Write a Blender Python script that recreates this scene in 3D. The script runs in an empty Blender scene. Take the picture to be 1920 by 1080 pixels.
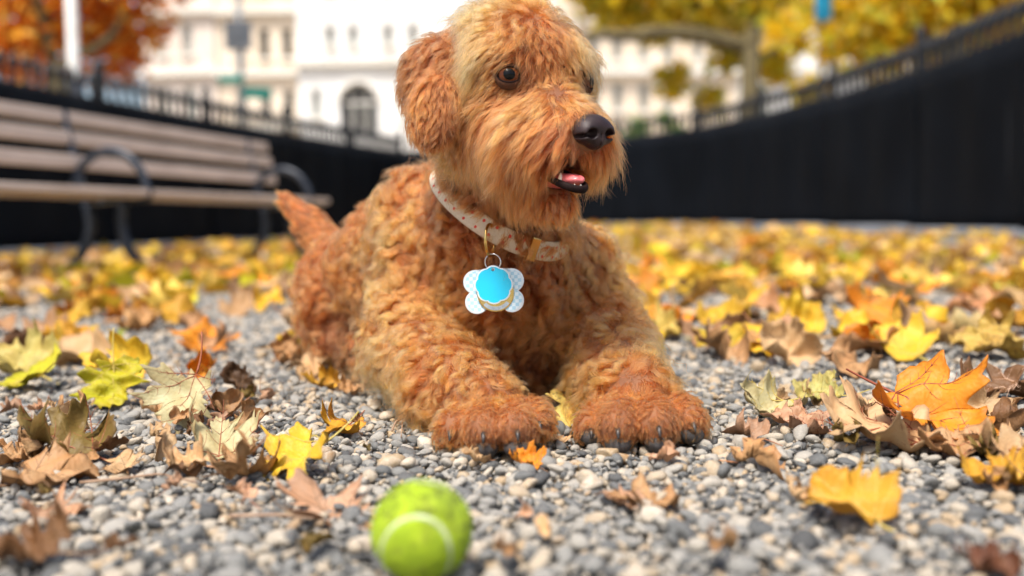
import bpy, math, random, os
import numpy as np
from mathutils import Vector, Matrix, kdtree

DEBUG = os.environ.get('DOGDBG', '')

# ------------------------------------------------------------------ camera, sky, sun, exposure
sc = bpy.context.scene
C = sc.collection
FPX = 1867.0                                  # focal length in pixels of the 1920 px wide photograph (35 mm lens)
CAM_H = 0.2415
PITCH, ROLL = math.radians(3.68), math.radians(1.0)
cam_d = bpy.data.cameras.new('camera'); cam = bpy.data.objects.new('camera', cam_d); C.objects.link(cam)
cam_d.sensor_width = 36.0; cam_d.lens = FPX / 1920 * 36
cam_d.clip_start = 0.02; cam_d.clip_end = 2000
CM = Matrix.Translation((0, 0, CAM_H)) @ Matrix.Rotation(math.pi / 2 - PITCH, 4, 'X') @ Matrix.Rotation(-ROLL, 4, 'Z')
cam.matrix_world = CM
cam_d.dof.use_dof = True; cam_d.dof.focus_distance = 1.13; cam_d.dof.aperture_fstop = 2.2
cam_d.dof.aperture_blades = 0
sc.camera = cam

SUN_EL, SUN_AZ = math.radians(62), math.radians(205)      # azimuth: clockwise from +Y (the view direction)
world = bpy.data.worlds.new('World'); sc.world = world; world.use_nodes = True
wn = world.node_tree; wn.nodes.clear()
wo = wn.nodes.new('ShaderNodeOutputWorld'); wb = wn.nodes.new('ShaderNodeBackground'); sk = wn.nodes.new('ShaderNodeTexSky')
sk.sky_type = 'NISHITA'; sk.sun_disc = False; sk.sun_elevation = SUN_EL; sk.sun_rotation = SUN_AZ
sk.dust_density = 4.0; sk.air_density = 1.0; sk.ozone_density = 1.0
wb.inputs['Strength'].default_value = 0.06
wn.links.new(sk.outputs[0], wb.inputs[0]); wn.links.new(wb.outputs[0], wo.inputs[0])
sun_d = bpy.data.lights.new('sun', 'SUN'); sun = bpy.data.objects.new('sun', sun_d); C.objects.link(sun)
sun_d.energy = 1.5; sun_d.angle = math.radians(11); sun_d.color = (1.0, 0.95, 0.88)
sdir = Vector((math.sin(SUN_AZ) * math.cos(SUN_EL), math.cos(SUN_AZ) * math.cos(SUN_EL), math.sin(SUN_EL)))
sun.rotation_euler = sdir.to_track_quat('Z', 'Y').to_euler(); sun.location = (0, 0, 12)

sc.view_settings.view_transform = 'Standard'; sc.view_settings.look = 'None'
sc.view_settings.exposure = 1.85; sc.view_settings.gamma = 1.0
sc.render.engine = 'CYCLES'
sc.cycles.use_denoising = True
try: sc.cycles.denoiser = 'OPENIMAGEDENOISE'
except Exception: pass
sc.cycles.use_adaptive_sampling = True; sc.cycles.adaptive_threshold = 0.014
sc.cycles.max_bounces = 8; sc.cycles.diffuse_bounces = 3; sc.cycles.transmission_bounces = 7; sc.cycles.transparent_max_bounces = 8
sc.cycles.caustics_reflective = False; sc.cycles.caustics_refractive = False
sc.cycles.sample_clamp_indirect = 8
sc.cycles_curves.shape = 'RIBBONS'

# ------------------------------------------------------------------ helpers
rng = np.random.default_rng(7)
random.seed(7)
CMI = np.array(CM); CR = CMI[:3, :3]; CO = CMI[:3, 3]
def V(*a): return np.array(a, float)
def P(x, y, z):                                # a point seen at photo pixel (x, y) at depth z metres
    return CO + CR @ V((x - 960) / FPX * z, (540 - y) / FPX * z, -z)
def imdir(dx, dy): return CR @ V(dx, -dy, 0)   # a direction in the picture plane
def ground_z(x, y):
    return 0.010 * np.maximum(0, np.asarray(y, float) - 3.5) * (0.55 + 0.45 * np.tanh(np.asarray(x, float) / 1.5))
def G(x, y, lift=0.0):                         # where the pixel's ray meets the ground
    d = CR @ V((x - 960) / FPX, (540 - y) / FPX, -1)
    t = (lift - CO[2]) / d[2]
    for _ in range(6):
        p = CO + d * t; t = (lift + float(ground_z(p[0], p[1])) - CO[2]) / d[2]
    return CO + d * t

def tag(o, label=None, cat=None, group=None, kind=None):
    if label: o['label'] = label
    if cat: o['category'] = cat
    if group: o['group'] = group
    if kind: o['kind'] = kind
    return o
def link(o, parent=None):
    C.objects.link(o)
    if parent is not None: o.parent = parent
    return o
def mesh_data(name, v, f, smooth=True, mat=None):
    me = bpy.data.meshes.new(name)
    me.from_pydata([tuple(map(float, p)) for p in v], [], [tuple(int(i) for i in q) for q in f])
    if smooth: me.polygons.foreach_set('use_smooth', [True] * len(me.polygons))
    if mat: me.materials.append(mat)
    me.update()
    return me
def mesh_obj(name, v, f, mat=None, parent=None, smooth=True):
    return link(bpy.data.objects.new(name, mesh_data(name, v, f, smooth, mat)), parent)
def empty(name, loc=(0, 0, 0)):
    o = bpy.data.objects.new(name, None); o.location = loc; o.empty_display_size = 0.05; return link(o)

class MB:                                      # collects vertices and faces of one mesh
    def __init__(s): s.v = []; s.f = []
    def add(s, v, f):
        b = len(s.v); s.v += [tuple(p) for p in v]; s.f += [tuple(i + b for i in q) for q in f]; return s
    def box(s, c, sx, sy, sz, ax=None, bev=0.0):
        c = np.asarray(c, float); A = np.eye(3) if ax is None else np.array(ax, float)
        if bev <= 0:
            v = [c + A.T @ V(i * sx / 2, j * sy / 2, k * sz / 2) for i in (-1, 1) for j in (-1, 1) for k in (-1, 1)]
            f = [(0, 1, 3, 2), (4, 6, 7, 5), (0, 4, 5, 1), (2, 3, 7, 6), (0, 2, 6, 4), (1, 5, 7, 3)]
            return s.add(v, f)
        # bevelled along x : octagonal profile in y-z
        prof = []
        hy, hz = sy / 2, sz / 2
        for (a, b) in ((1, 1), (-1, 1), (-1, -1), (1, -1)):
            e = [(a * hy, b * (hz - bev)), (a * (hy - bev * .3), b * (hz - bev * .3)), (a * (hy - bev), b * hz)]
            prof += e if a * b > 0 else e[::-1]
        n = len(prof)
        v = [c + A.T @ V(xx, p[0], p[1]) for xx in (-sx / 2, sx / 2) for p in prof]
        f = [tuple(range(n))[::-1], tuple(range(n, 2 * n))] + [(i, (i + 1) % n, n + (i + 1) % n, n + i) for i in range(n)]
        return s.add(v, f)
    def tube(s, pts, rad, n=8, closed=False, cap=True, flat=1.0, up=None):
        pts = [np.asarray(p, float) for p in pts]; m = len(pts)
        rad = [rad] * m if np.isscalar(rad) else list(rad)
        v = []; prev = None
        for i, p in enumerate(pts):
            a = pts[(i - 1) % m] if closed else pts[max(i - 1, 0)]
            b = pts[(i + 1) % m] if closed else pts[min(i + 1, m - 1)]
            t = b - a; t = t / (np.linalg.norm(t) + 1e-12)
            if up is not None: u = np.asarray(up, float)
            elif prev is None: u = V(0, 0, 1) if abs(t[2]) < .9 else V(1, 0, 0)
            else: u = prev
            u = u - t * (u @ t); u /= np.linalg.norm(u) + 1e-12; prev = u
            w = np.cross(t, u)
            for k in range(n):
                a_ = 2 * math.pi * k / n
                v.append(p + rad[i] * (math.cos(a_) * u + flat * math.sin(a_) * w))
        f = []
        for i in range(m if closed else m - 1):
            j = (i + 1) % m
            for k in range(n):
                l = (k + 1) % n
                f.append((i * n + k, i * n + l, j * n + l, j * n + k))
        if cap and not closed:
            f.append(tuple(range(n))[::-1]); f.append(tuple((m - 1) * n + k for k in range(n)))
        return s.add(v, f)
    def build(s, name, mat=None, parent=None, smooth=False):
        return mesh_obj(name, s.v, s.f, mat, parent, smooth)

# ------------------------------------------------------------------ materials
def mat(name, build):
    m = bpy.data.materials.new(name); m.use_nodes = True
    nt = m.node_tree; nt.nodes.clear()
    out = nt.nodes.new('ShaderNodeOutputMaterial')
    def N(t, **k):
        n = nt.nodes.new('ShaderNode' + t)
        for a, b in k.items():
            if a == 'ins':
                for i, val in b.items():
                    if isinstance(val, bpy.types.NodeSocket): nt.links.new(val, n.inputs[i])
                    else: n.inputs[i].default_value = val
            else: setattr(n, a, b)
        return n
    sh = build(N, nt)
    nt.links.new(sh, out.inputs['Surface'])
    return m
def ramp(N, fac, stops, interp='LINEAR'):
    r = N('ValToRGB', ins={0: fac}); r.color_ramp.interpolation = interp
    el = r.color_ramp.elements
    while len(el) < len(stops): el.new(0.5)
    for e, (p, c) in zip(el, stops): e.position = p; e.color = (*c, 1) if len(c) == 3 else c
    return r.outputs[0]
def mixc(N, fac, a, b, mode='MIX'):
    m = N('Mix', data_type='RGBA', blend_type=mode)
    for i, x in ((0, fac), (6, a), (7, b)):
        if isinstance(x, bpy.types.NodeSocket): m.id_data.links.new(x, m.inputs[i])
        elif i == 0: m.inputs[i].default_value = x
        else: m.inputs[i].default_value = (*x, 1)
    return m.outputs[2]
def noisy(name, c1, c2, scale=8, rough=0.7, metal=0.0, bump=0.0, bscale=None, detail=4, lo=.35, hi=.65, coat=0.0):
    def b(N, nt):
        tc = N('TexCoord').outputs['Object']
        n = N('TexNoise', ins={'Vector': tc, 'Scale': scale, 'Detail': detail})
        col = ramp(N, n.outputs[0], [(lo, c1), (hi, c2)])
        p = N('BsdfPrincipled', ins={'Base Color': col, 'Roughness': rough, 'Metallic': metal})
        if coat: p.inputs['Coat Weight'].default_value = coat
        if bump:
            n2 = N('TexNoise', ins={'Vector': tc, 'Scale': bscale or scale * 4, 'Detail': 3})
            bp = N('Bump', ins={'Strength': bump, 'Distance': .002, 'Height': n2.outputs[0]})
            nt.links.new(bp.outputs[0], p.inputs['Normal'])
        return p.outputs[0]
    return mat(name, b)
M_ = {}

# ------------------------------------------------------------------ ground and gravel
PEB = [(.0, (0.064, 0.064, 0.063)), (.15, (0.136, 0.138, 0.132)), (.32, (0.222, 0.218, 0.201)), (.48, (0.308, 0.292, 0.259)), (.62, (0.381, 0.348, 0.292)), (.74, (0.462, 0.401, 0.312)), (.85, (0.408, 0.287, 0.158)), (.93, (0.562, 0.505, 0.413)), (1.0, (0.327, 0.200, 0.093))]
def m_ground(N, nt):
    tc = N('TexCoord').outputs['Object']
    v = N('TexVoronoi', ins={'Vector': tc, 'Scale': 75, 'Randomness': 1})
    w = N('TexWhiteNoise', ins={'Vector': v.outputs['Position']})
    col = ramp(N, w.outputs['Value'], PEB)
    nz = N('TexNoise', ins={'Vector': tc, 'Scale': 1.4, 'Detail': 4})
    col = mixc(N, ramp(N, nz.outputs[0], [(.4, (0, 0, 0)), (.7, (.5, .5, .5))]), col, (.30, .24, .17))
    p = N('BsdfPrincipled', ins={'Base Color': col, 'Roughness': .85})
    b = N('Bump', ins={'Strength': .9, 'Distance': .006, 'Height': v.outputs['Distance']}); b.invert = True; nt.links.new(b.outputs[0], p.inputs['Normal'])
    return p.outputs[0]
M_['ground'] = mat('gravel_bed', m_ground)
gx = np.concatenate([np.linspace(-400, -10, 8), np.linspace(-8, 8, 65), np.linspace(10, 400, 8)]); gy = np.concatenate([np.linspace(-20, -1, 5), np.linspace(0, 24, 97), np.linspace(26, 500, 12)])
XX, YY = np.meshgrid(gx, gy, indexing='ij'); ZZ = np.where(YY < 24, ground_z(XX, np.minimum(YY, 24)), ground_z(XX, 24)) - .0125
gv = np.stack([XX, YY, ZZ], -1).reshape(-1, 3); ny_ = len(gy)
gf = [(i * ny_ + j, (i + 1) * ny_ + j, (i + 1) * ny_ + j + 1, i * ny_ + j + 1) for i in range(len(gx) - 1) for j in range(ny_ - 1)]
tag(mesh_obj('ground', gv, gf, M_['ground']), kind='structure')

import bmesh
def pebble_mesh(seed, sub=2):
    g = np.random.default_rng(seed); bm = bmesh.new(); bmesh.ops.create_icosphere(bm, subdivisions=sub, radius=1.0)
    v = np.array([q.co for q in bm.verts]); f = [[q.index for q in p.verts] for p in bm.faces]; bm.free()
    k = g.normal(size=(6, 3)) * 1.3; ph = g.uniform(0, 6.28, 6)
    r = 1 + .085 * np.sin(v @ k.T + ph).sum(1) / 1.5
    v = v * r[:, None]
    for _ in range(g.integers(5, 10)):                      # worn flat facets
        d = unit_(g.normal(size=3)); h = g.uniform(.58, .84); s = v @ d; m = s > h; v[m] -= d * ((s[m] - h) * .88)[:, None]
    v *= V(1.0, g.uniform(.66, .95), g.uniform(.48, .75)); v /= np.abs(v).max()
    return v, f
def unit_(a): return a / (np.linalg.norm(a) + 1e-12)
def m_pebble(N, nt, src):
    tc = N('TexCoord').outputs['Object']
    a = N('Attribute', attribute_name='tone', attribute_type=src)
    n = N('TexNoise', ins={'Vector': tc, 'Scale': 2.2, 'Detail': 5, 'Roughness': .7})
    f = N('Math', operation='MULTIPLY_ADD', ins={0: n.outputs[0], 1: .16, 2: a.outputs['Fac']}); f2 = N('Math', operation='SUBTRACT', ins={0: f.outputs[0], 1: .08}, use_clamp=True)
    col = ramp(N, f2.outputs[0], PEB)
    n2 = N('TexNoise', ins={'Vector': tc, 'Scale': 7, 'Detail': 6, 'Roughness': .75})
    col = mixc(N, 1.0, col, ramp(N, n2.outputs[0], [(.3, (.72, .72, .72)), (.62, (1.08, 1.08, 1.08))]), 'MULTIPLY')
    p = N('BsdfPrincipled', ins={'Base Color': col, 'Roughness': .62})
    b = N('Bump', ins={'Strength': .35, 'Distance': .02, 'Height': n2.outputs[0]}); nt.links.new(b.outputs[0], p.inputs['Normal'])
    return p.outputs[0]
M_['pebble'] = mat('pebble', lambda N, nt: m_pebble(N, nt, 'INSTANCER'))
M_['pebble_o'] = mat('single_pebble', lambda N, nt: m_pebble(N, nt, 'OBJECT'))
pcol = bpy.data.collections.new('pebble_shapes'); PEBM = []
for i in range(14):
    v, f = pebble_mesh(100 + i); PEBM.append((v, f)); me = mesh_data('pebble', v, f, True, M_['pebble']); pcol.objects.link(bpy.data.objects.new('pebble_shape', me))
def gravel():
    g = np.random.default_rng(5); pts, scl = [], []
    def layer(y0, y1, sp, zc, zj, s0, s1, keep=1.0):
        ys = np.arange(y0, y1, sp); 
        for y in ys:
            hw = .62 * y + .10; n = int(2 * hw / sp); x = -hw + sp * (np.arange(n) + g.uniform(-.48, .48, n)); yy = y + sp * g.uniform(-.48, .48, n)
            m = g.random(n) < keep; x, yy = x[m], yy[m]; n = len(x)
            s = np.minimum(s0 * np.exp(g.normal(0, s1, n)), .0125); z = ground_z(x, yy) + zc + zj * g.normal(0, 1, n)
            pts.append(np.stack([x, yy, z], 1)); scl.append(s)
    layer(.42, 1.9, .0088, -.0088, .0015, .0054, .30)
    layer(.42, 1.9, .0112, -.0038, .0020, .0060, .34, .92)
    layer(.42, 1.9, .019, .0010, .0018, .0072, .36, .62)
    layer(.42, 1.6, .0085, -.0015, .0025, .0027, .35, .75)
    layer(1.9, 4.2, .0165, -.005, .002, .0098, .28)
    layer(1.9, 4.2, .027, -.001, .002, .0100, .30, .6)
    p = np.concatenate(pts); s = np.concatenate(scl); n = len(p)
    keep = ~((p[:, 0] > -.40) & (p[:, 0] < .20) & (p[:, 1] > 1.30) & (p[:, 1] < 1.85) & (p[:, 2] > 1))
    p, s = p[keep], s[keep]; n = len(p)
    me = bpy.data.meshes.new('gravel'); me.vertices.add(n); me.vertices.foreach_set('co', p.astype(np.float32).ravel())
    def at(nm, ty, key, val): a = me.attributes.new(nm, ty, 'POINT'); a.data.foreach_set(key, val)
    rot = np.stack([g.normal(0, .35, n), g.normal(0, .35, n), g.uniform(0, 6.28, n)], 1)
    sc3 = s[:, None] * np.exp(g.normal(0, .14, (n, 3)))
    at('rot', 'FLOAT_VECTOR', 'vector', rot.astype(np.float32).ravel()); at('scl', 'FLOAT_VECTOR', 'vector', sc3.astype(np.float32).ravel())
    at('idx', 'INT', 'value', g.integers(0, 14, n).astype(np.int32)); at('tone', 'FLOAT', 'value', np.clip(g.beta(1.15, 1.35, n), 0, 1).astype(np.float32))
    o = link(bpy.data.objects.new('gravel', me)); tag(o, 'grey, blue and cream pebbles covering the ground around the dog', 'gravel', kind='stuff')
    ng = bpy.data.node_groups.new('scatter_pebbles', 'GeometryNodeTree')
    ng.interface.new_socket('Geometry', in_out='INPUT', socket_type='NodeSocketGeometry'); ng.interface.new_socket('Geometry', in_out='OUTPUT', socket_type='NodeSocketGeometry')
    nd = ng.nodes.new; gi, go = nd('NodeGroupInput'), nd('NodeGroupOutput'); ci = nd('GeometryNodeCollectionInfo'); ci.inputs['Collection'].default_value = pcol
    ci.inputs['Separate Children'].default_value = True; ci.inputs['Reset Children'].default_value = True
    iop = nd('GeometryNodeInstanceOnPoints'); iop.inputs['Pick Instance'].default_value = True
    m2p = nd('GeometryNodeMeshToPoints')
    L_ = ng.links.new; L_(gi.outputs[0], m2p.inputs['Mesh']); L_(m2p.outputs[0], iop.inputs['Points']); L_(ci.outputs[0], iop.inputs['Instance'])
    for nm, ty, sock in (('rot', 'FLOAT_VECTOR', 'Rotation'), ('scl', 'FLOAT_VECTOR', 'Scale'), ('idx', 'INT', 'Instance Index')):
        a = nd('GeometryNodeInputNamedAttribute'); a.data_type = ty; a.inputs['Name'].default_value = nm; L_(a.outputs['Attribute'], iop.inputs[sock])
    L_(iop.outputs[0], go.inputs[0])
    md = o.modifiers.new('scatter', 'NODES'); md.node_group = ng
    print('pebbles', n)
gravel()

# ------------------------------------------------------------------ iron fences with dark screens
M_['iron'] = noisy('black_iron', (.002, .003, .004), (.006, .007, .010), 20, .6, .0)
def m_screen(N, nt):
    tc = N('TexCoord').outputs['Object']
    n = N('TexNoise', ins={'Vector': tc, 'Scale': 1.1, 'Detail': 5})
    return N('BsdfPrincipled', ins={'Base Color': ramp(N, n.outputs[0], [(.3, (.0010, .0018, .0032)), (.7, (.0030, .0046, .0074))]), 'Roughness': .8, 'Specular IOR Level': .10}).outputs[0]
M_['screen'] = mat('dark_screen_cloth', m_screen)
M_['stone'] = noisy('kerb_stone', (.16, .18, .21), (.28, .30, .33), 6, .8, bump=.4, bscale=60)
FH = 1.80
def fence(path, label):
    path = [np.array(p, float) for p in path]; seg = [np.linalg.norm(b - a) for a, b in zip(path, path[1:])]; L = sum(seg)
    def at(s):
        for a, b, l in zip(path, path[1:], seg):
            if s <= l + 1e-9: t = s / l; q = a + (b - a) * t; d = (b - a) / l; return q, d
            s -= l
        return path[-1], (path[-1] - path[-2]) / seg[-1]
    root = empty('iron_fence', (path[0][0], path[0][1], 0)); off = V(path[0][0], path[0][1], 0)
    tag(root, label, 'fence', 'dark screened fences round the dog run')
    pick = MB(); pick.tube([(0, 0, .02), (0, 0, FH - .13), (0, 0, FH - .11), (0, 0, FH - .05), (0, 0, FH + .01)], [.024, .024, .045, .042, .006], 6)
    pm = mesh_data('picket', pick.v, pick.f, False, M_['iron'])
    n = int(L / .16); s = 0
    for i in range(n):
        q, d = at((i + .5) * L / n); o = bpy.data.objects.new('picket', pm); link(o, root); o.location = (q[0] - off[0], q[1] - off[1], float(ground_z(*q)))
    m = int(L / 2.0)
    pst = MB(); pst.box((0, 0, FH / 2 + .02), .07, .07, FH + .04); pst.tube([(0, 0, FH + .04), (0, 0, FH + .06), (0, 0, FH + .10), (0, 0, FH + .15)], [.03, .05, .045, .004], 8)
    pm2 = mesh_data('post', pst.v, pst.f, False, M_['iron'])
    for i in range(m + 1):
        q, d = at(i * L / m); o = bpy.data.objects.new('post', pm2); link(o, root); o.location = (q[0] - off[0], q[1] - off[1], float(ground_z(*q))); o.rotation_euler.z = math.atan2(d[1], d[0])
    for i in range(m):
        q0, _ = at(i * L / m); q1, _ = at((i + 1) * L / m); d = unit_(q1 - q0); nr = V(-d[1], d[0]); c = (q0 + q1) / 2; w = np.linalg.norm(q1 - q0); z0 = float(ground_z(*c))
        ax = [V(d[0], d[1], 0), V(nr[0], nr[1], 0), V(0, 0, 1)]
        for h in (FH - .28, .22):
            r = MB(); r.box(V(c[0], c[1], z0 + h) - off, w - .08, .035, .045, ax); r.build('rail', M_['iron'], root)
        # cloth, a little slack between its ties, on the inner side
        inn = -nr if (-nr @ (V(0, 9) - c)) > 0 else nr
        cl = MB(); nu, nv = 14, 8; vv = []
        for a in range(nu + 1):
            for b in range(nv + 1):
                u = a / nu; t = b / nv; sag = .028 * math.sin(u * math.pi * 5 + i) * math.sin(t * math.pi) + .014
                top = FH - .29 - .018 * math.sin(u * math.pi * 6 + i * 2) ** 2
                p = q0 + (q1 - q0) * (-.03 + 1.06 * u) + inn * (.035 + sag + .004 * (i % 2)); vv.append(V(p[0], p[1], z0 + .03 + (top - .03) * t) - off)
        cl.add(vv, [(a * (nv + 1) + b, (a + 1) * (nv + 1) + b, (a + 1) * (nv + 1) + b + 1, a * (nv + 1) + b + 1) for a in range(nu) for b in range(nv)])
        co = cl.build('screen_cloth', M_['screen'], root, True); sm = co.modifiers.new('thick', 'SOLIDIFY'); sm.thickness = .003
        kb = MB(); kp = c + inn * .16; kb.box(V(kp[0], kp[1], z0 + .045) - off, w * 1.0 - .012, .14, .11, ax, .012); kb.build('kerb_stone', M_['stone'], root)
FR = [(4.3, 3.2), (3.98, 5.6), (3.80, 7.4), (3.82, 9.6), (3.58, 12.4), (2.84, 15.6), (1.75, 17.2), (.1, 18.3)]
FL_ = [(.02, 18.32), (-1.93, 18.0), (-3.3, 13.4), (-4.16, 9.6), (-4.38, 8.5), (-5.3, 4.0)]
fence(FR, 'black iron picket fence with dark cloth screen curving along the right edge')
fence(FL_, 'black iron picket fence with dark screen behind the wooden bench')

# ------------------------------------------------------------------ slatted bench with hoop arms
def m_wood(N, nt):
    tc = N('TexCoord').outputs['Object']; mp = N('Mapping', ins={0: tc, 'Scale': (1.2, 40, 40)})
    n = N('TexNoise', ins={'Vector': mp.outputs[0], 'Scale': 3, 'Detail': 6})
    return N('BsdfPrincipled', ins={'Base Color': ramp(N, n.outputs[0], [(.3, (.34, .26, .21)), (.7, (.66, .54, .45))]), 'Roughness': .55}).outputs[0]
M_['wood'] = mat('bench_wood', m_wood)
M_['steel'] = noisy('painted_steel', (.012, .016, .024), (.030, .038, .052), 30, .38, .3)
B0, B1 = V(-2.62, 3.30), V(-1.62, 7.55); bd = unit_(B1 - B0); bn = V(bd[1], -bd[0])     # bn points to the sitter's front
bL = np.linalg.norm(B1 - B0); bc = (B0 + B1) / 2
bench = empty('park_bench', (bc[0], bc[1], float(ground_z(*bc)))); bench.rotation_euler.z = math.atan2(bd[1], bd[0])
tag(bench, 'weathered wooden slat bench with round dark steel hoop arms along the fence', 'bench')
# local frame: x along the bench, y towards its back, z up
def slat(y, z, w, t, tilt):
    a = math.radians(tilt); ax = [V(1, 0, 0), V(0, math.cos(a), math.sin(a)), V(0, -math.sin(a), math.cos(a))]
    s = MB(); s.box(V(0, 0, 0), bL, w, t, None, .008); o = s.build('slat', M_['wood'], bench); o.location = (0, y, z); o.rotation_euler.x = a
for y, z, w, tl in ((-.235, .428, .075, -14), (-.140, .440, .085, 2), (-.040, .434, .085, 5), (.060, .424, .085, 5)): slat(y, z, w, .036, tl)
for y, z, w, tl in ((.175, .608, .074, 78), (.206, .738, .074, 78), (.234, .848, .066, 78)): slat(y, z, w, .036, tl)
for fx in (-bL / 2 + .12, -bL / 2 + 2.06, bL / 2 - .42 + .12):
    fr = MB()
    fr.tube([(fx, -.25, .40), (fx, -.10, .405), (fx, .10, .39), (fx, .15, .50), (fx, .235, .88)], .018, 8, flat=1.6)
    fr.build('side_frame', M_['steel'], bench, True)
    hp = MB(); hp.tube([(fx, -.03 + .225 * math.cos(a), .415 + .245 * math.sin(a)) for a in np.radians(np.linspace(-4, 184, 22))], .017, 8, flat=1.5); hp.build('hoop_arm', M_['steel'], bench, True)
    lg = MB(); lg.tube([(fx, -.11 + .10 * math.sin(t * 1.5) - .24 * t ** 2.0, .40 - .40 * t) for t in np.linspace(0, 1, 9)], .021, 8, flat=1.5); lg.build('leg', M_['steel'], bench, True)
    lg = MB(); lg.tube([(fx, .12 - .06 * math.sin(t * 2.5) + .20 * t ** 2, .40 - .40 * t) for t in np.linspace(0, 1, 9)], .021, 8, flat=1.5); lg.build('leg', M_['steel'], bench, True)

# ------------------------------------------------------------------ houses beyond the fence
def wall_mat(name, c1, c2): return noisy(name, c1, c2, .35, .85, bump=.15, bscale=12)
M_['white'] = wall_mat('white_stone_wall', (.74, .72, .68), (.82, .81, .78)); M_['cream'] = wall_mat('cream_stone_wall', (.74, .61, .45), (.82, .70, .56)); M_['trim'] = wall_mat('pale_trim', (.72, .68, .60), (.80, .77, .70))
M_['blush'] = wall_mat('blush_stone_wall', (.66, .55, .46), (.74, .65, .57))
def m_glass(N, nt):
    return N('BsdfPrincipled', ins={'Base Color': (.012, .014, .016, 1), 'Roughness': .3, 'Specular IOR Level': .1}).outputs[0]
M_['glass'] = mat('window_glass', m_glass); M_['glass2'] = noisy('curtained_glass', (.30, .33, .31), (.42, .44, .41), 1, .3)
M_['roofgrey'] = noisy('roof_slate', (.05, .055, .06), (.09, .09, .1), 3, .7)
def building(name, p0, p1, depth, h, wmat, wins, label, arch=None, cornices=(), z0=0.0):
    p0, p1 = V(*p0), V(*p1); w = np.linalg.norm(p1 - p0); d = unit_(p1 - p0); ang = math.atan2(d[1], d[0])
    root = empty(name, (p0[0], p0[1], 0)); root.rotation_euler.z = ang; tag(root, label, 'building', 'houses beyond the fence')
    # front wall with real openings: grid cells between sorted breakpoints
    holes = [(x - ww / 2, x + ww / 2, z, z + hh) for (x, z, ww, hh, _) in wins]
    if arch: ax_, az, aw, ah = arch; holes.append((ax_ - aw / 2, ax_ + aw / 2, az, az + ah))
    xs = sorted({0, w, *[a for q in holes for a in q[:2]]}); zs = sorted({0, h, *[a for q in holes for a in q[2:]]})
    wl = MB()
    for a, b in zip(xs, xs[1:]):
        for c, e in zip(zs, zs[1:]):
            mx, mz = (a + b) / 2, (c + e) / 2
            if any(q[0] < mx < q[1] and q[2] < mz < q[3] for q in holes): continue
            wl.box(((a + b) / 2, .2, (c + e) / 2), b - a, .4, e - c)
    wl.box((w / 2, depth / 2 + .4, h / 2), w, depth, h)
    wl.build('wall', wmat, root)
    rf = MB(); rf.box((w / 2, depth / 2, h + .25), w + .8, depth + 1.2, .5); rf.build('roof', M_['roofgrey'], root)
    for x, z, ww, hh, gm in wins:
        wd = MB(); fw = .06
        wd.box((x - ww / 2 + fw / 2, .26, z + hh / 2), fw, .1, hh - .004); wd.box((x + ww / 2 - fw / 2, .26, z + hh / 2), fw, .1, hh - .004)
        wd.box((x, .26, z + fw / 2 + .002), ww - 2 * fw, .1, fw); wd.box((x, .26, z + hh - fw / 2 - .002), ww - 2 * fw, .1, fw); wd.box((x, .255, z + hh * .52), ww - 2 * fw, .08, fw * .8)
        wo_ = wd.build('window', M_['trim'], root)
        pn = MB(); pn.box((x, .33, z + hh / 2), ww - .02, .03, hh - .02); pn.build('pane', M_[gm], wo_)
        sl = MB(); sl.box((x, -.06, z - .09), ww + .3, .3, .16); sl.build('sill', M_['trim'], wo_)
    if arch:
        ax_, az, aw, ah = arch; n = 16; r = aw / 2; zc = az + ah - r
        sp = MB()                                            # spandrels that round the opening's top
        for i in range(n):
            a0, a1 = math.pi * i / n, math.pi * (i + 1) / n; x0, x1 = ax_ + r * math.cos(a0), ax_ + r * math.cos(a1)
            q = [(x0, zc + r * math.sin(a0)), (x1, zc + r * math.sin(a1)), (x1, az + ah), (x0, az + ah)]
            sp.add([(x, y, z) for y in (.003, .38) for x, z in q], [(0, 1, 2, 3), (7, 6, 5, 4), (0, 4, 5, 1)])
        wo_ = sp.build('arch', wmat, root)
        ring = MB(); ring.tube([(ax_ + (r + .12) * math.cos(a), -.03, zc + (r + .12) * math.sin(a)) for a in np.linspace(0, math.pi, 24)], .14, 6); ring.build('arch_moulding', M_['trim'], wo_)
        pn = MB(); pn.box((ax_, .34, az + ah / 2), aw, .05, ah); pn.build('pane', M_['glass'], wo_)
        mu = MB()
        for dx in (-r * .35, r * .35): mu.box((ax_ + dx, .29, az + ah / 2), .10, .06, ah)
        mu.box((ax_, .285, zc), aw, .06, .12); mu.build('mullion', M_['trim'], wo_)
    for z in cornices:
        c = MB(); c.box((w / 2, -.16, z), w + .3, .5, .32); c.build('cornice', M_['trim'], root)
def bx(x, z): return (x - 960) / FPX * z
Z1 = 56.0
def wx(x, x0, z=Z1): return (x - x0) / FPX * z
def wz(y, z=Z1): return CAM_H + (424 - y) / FPX * z
def win(x, y0, y1, ww, x0, g, z=Z1): return (wx(x, x0, z), wz(y1, z), ww / FPX * z, (y1 - y0) / FPX * z, g)
wA = [win(x, y0, y1, 20, 285, g) for x, g in ((322, 'glass2'), (372, 'glass2')) for y0, y1 in ((-190, -130), (-70, -15), (48, 102), (160, 215), (262, 310))]
building('stone_house', (bx(285, Z1), Z1), (bx(425, Z1), Z1 - .6), 9, 19.6, M_['blush'], wA, 'pale blush stone house directly right of the orange tree', cornices=(wz(25), wz(136), 19.4))
wB = [win(x, y0, y1, 19, 430, 'glass') for x in (470, 515, 557) for y0, y1 in ((-170, -120), (-60, -12), (-20 + 0, 22) if False else (60, 112), (172, 222), (270, 310))]
building('stone_house', (bx(430, Z1), Z1 - .7), (bx(575, Z1), Z1 - .7), 9, 20.5, M_['cream'], wB, 'cream stone house with dark narrow windows behind the grey sign', cornices=(wz(30), wz(142), wz(240), 20.3))
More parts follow.
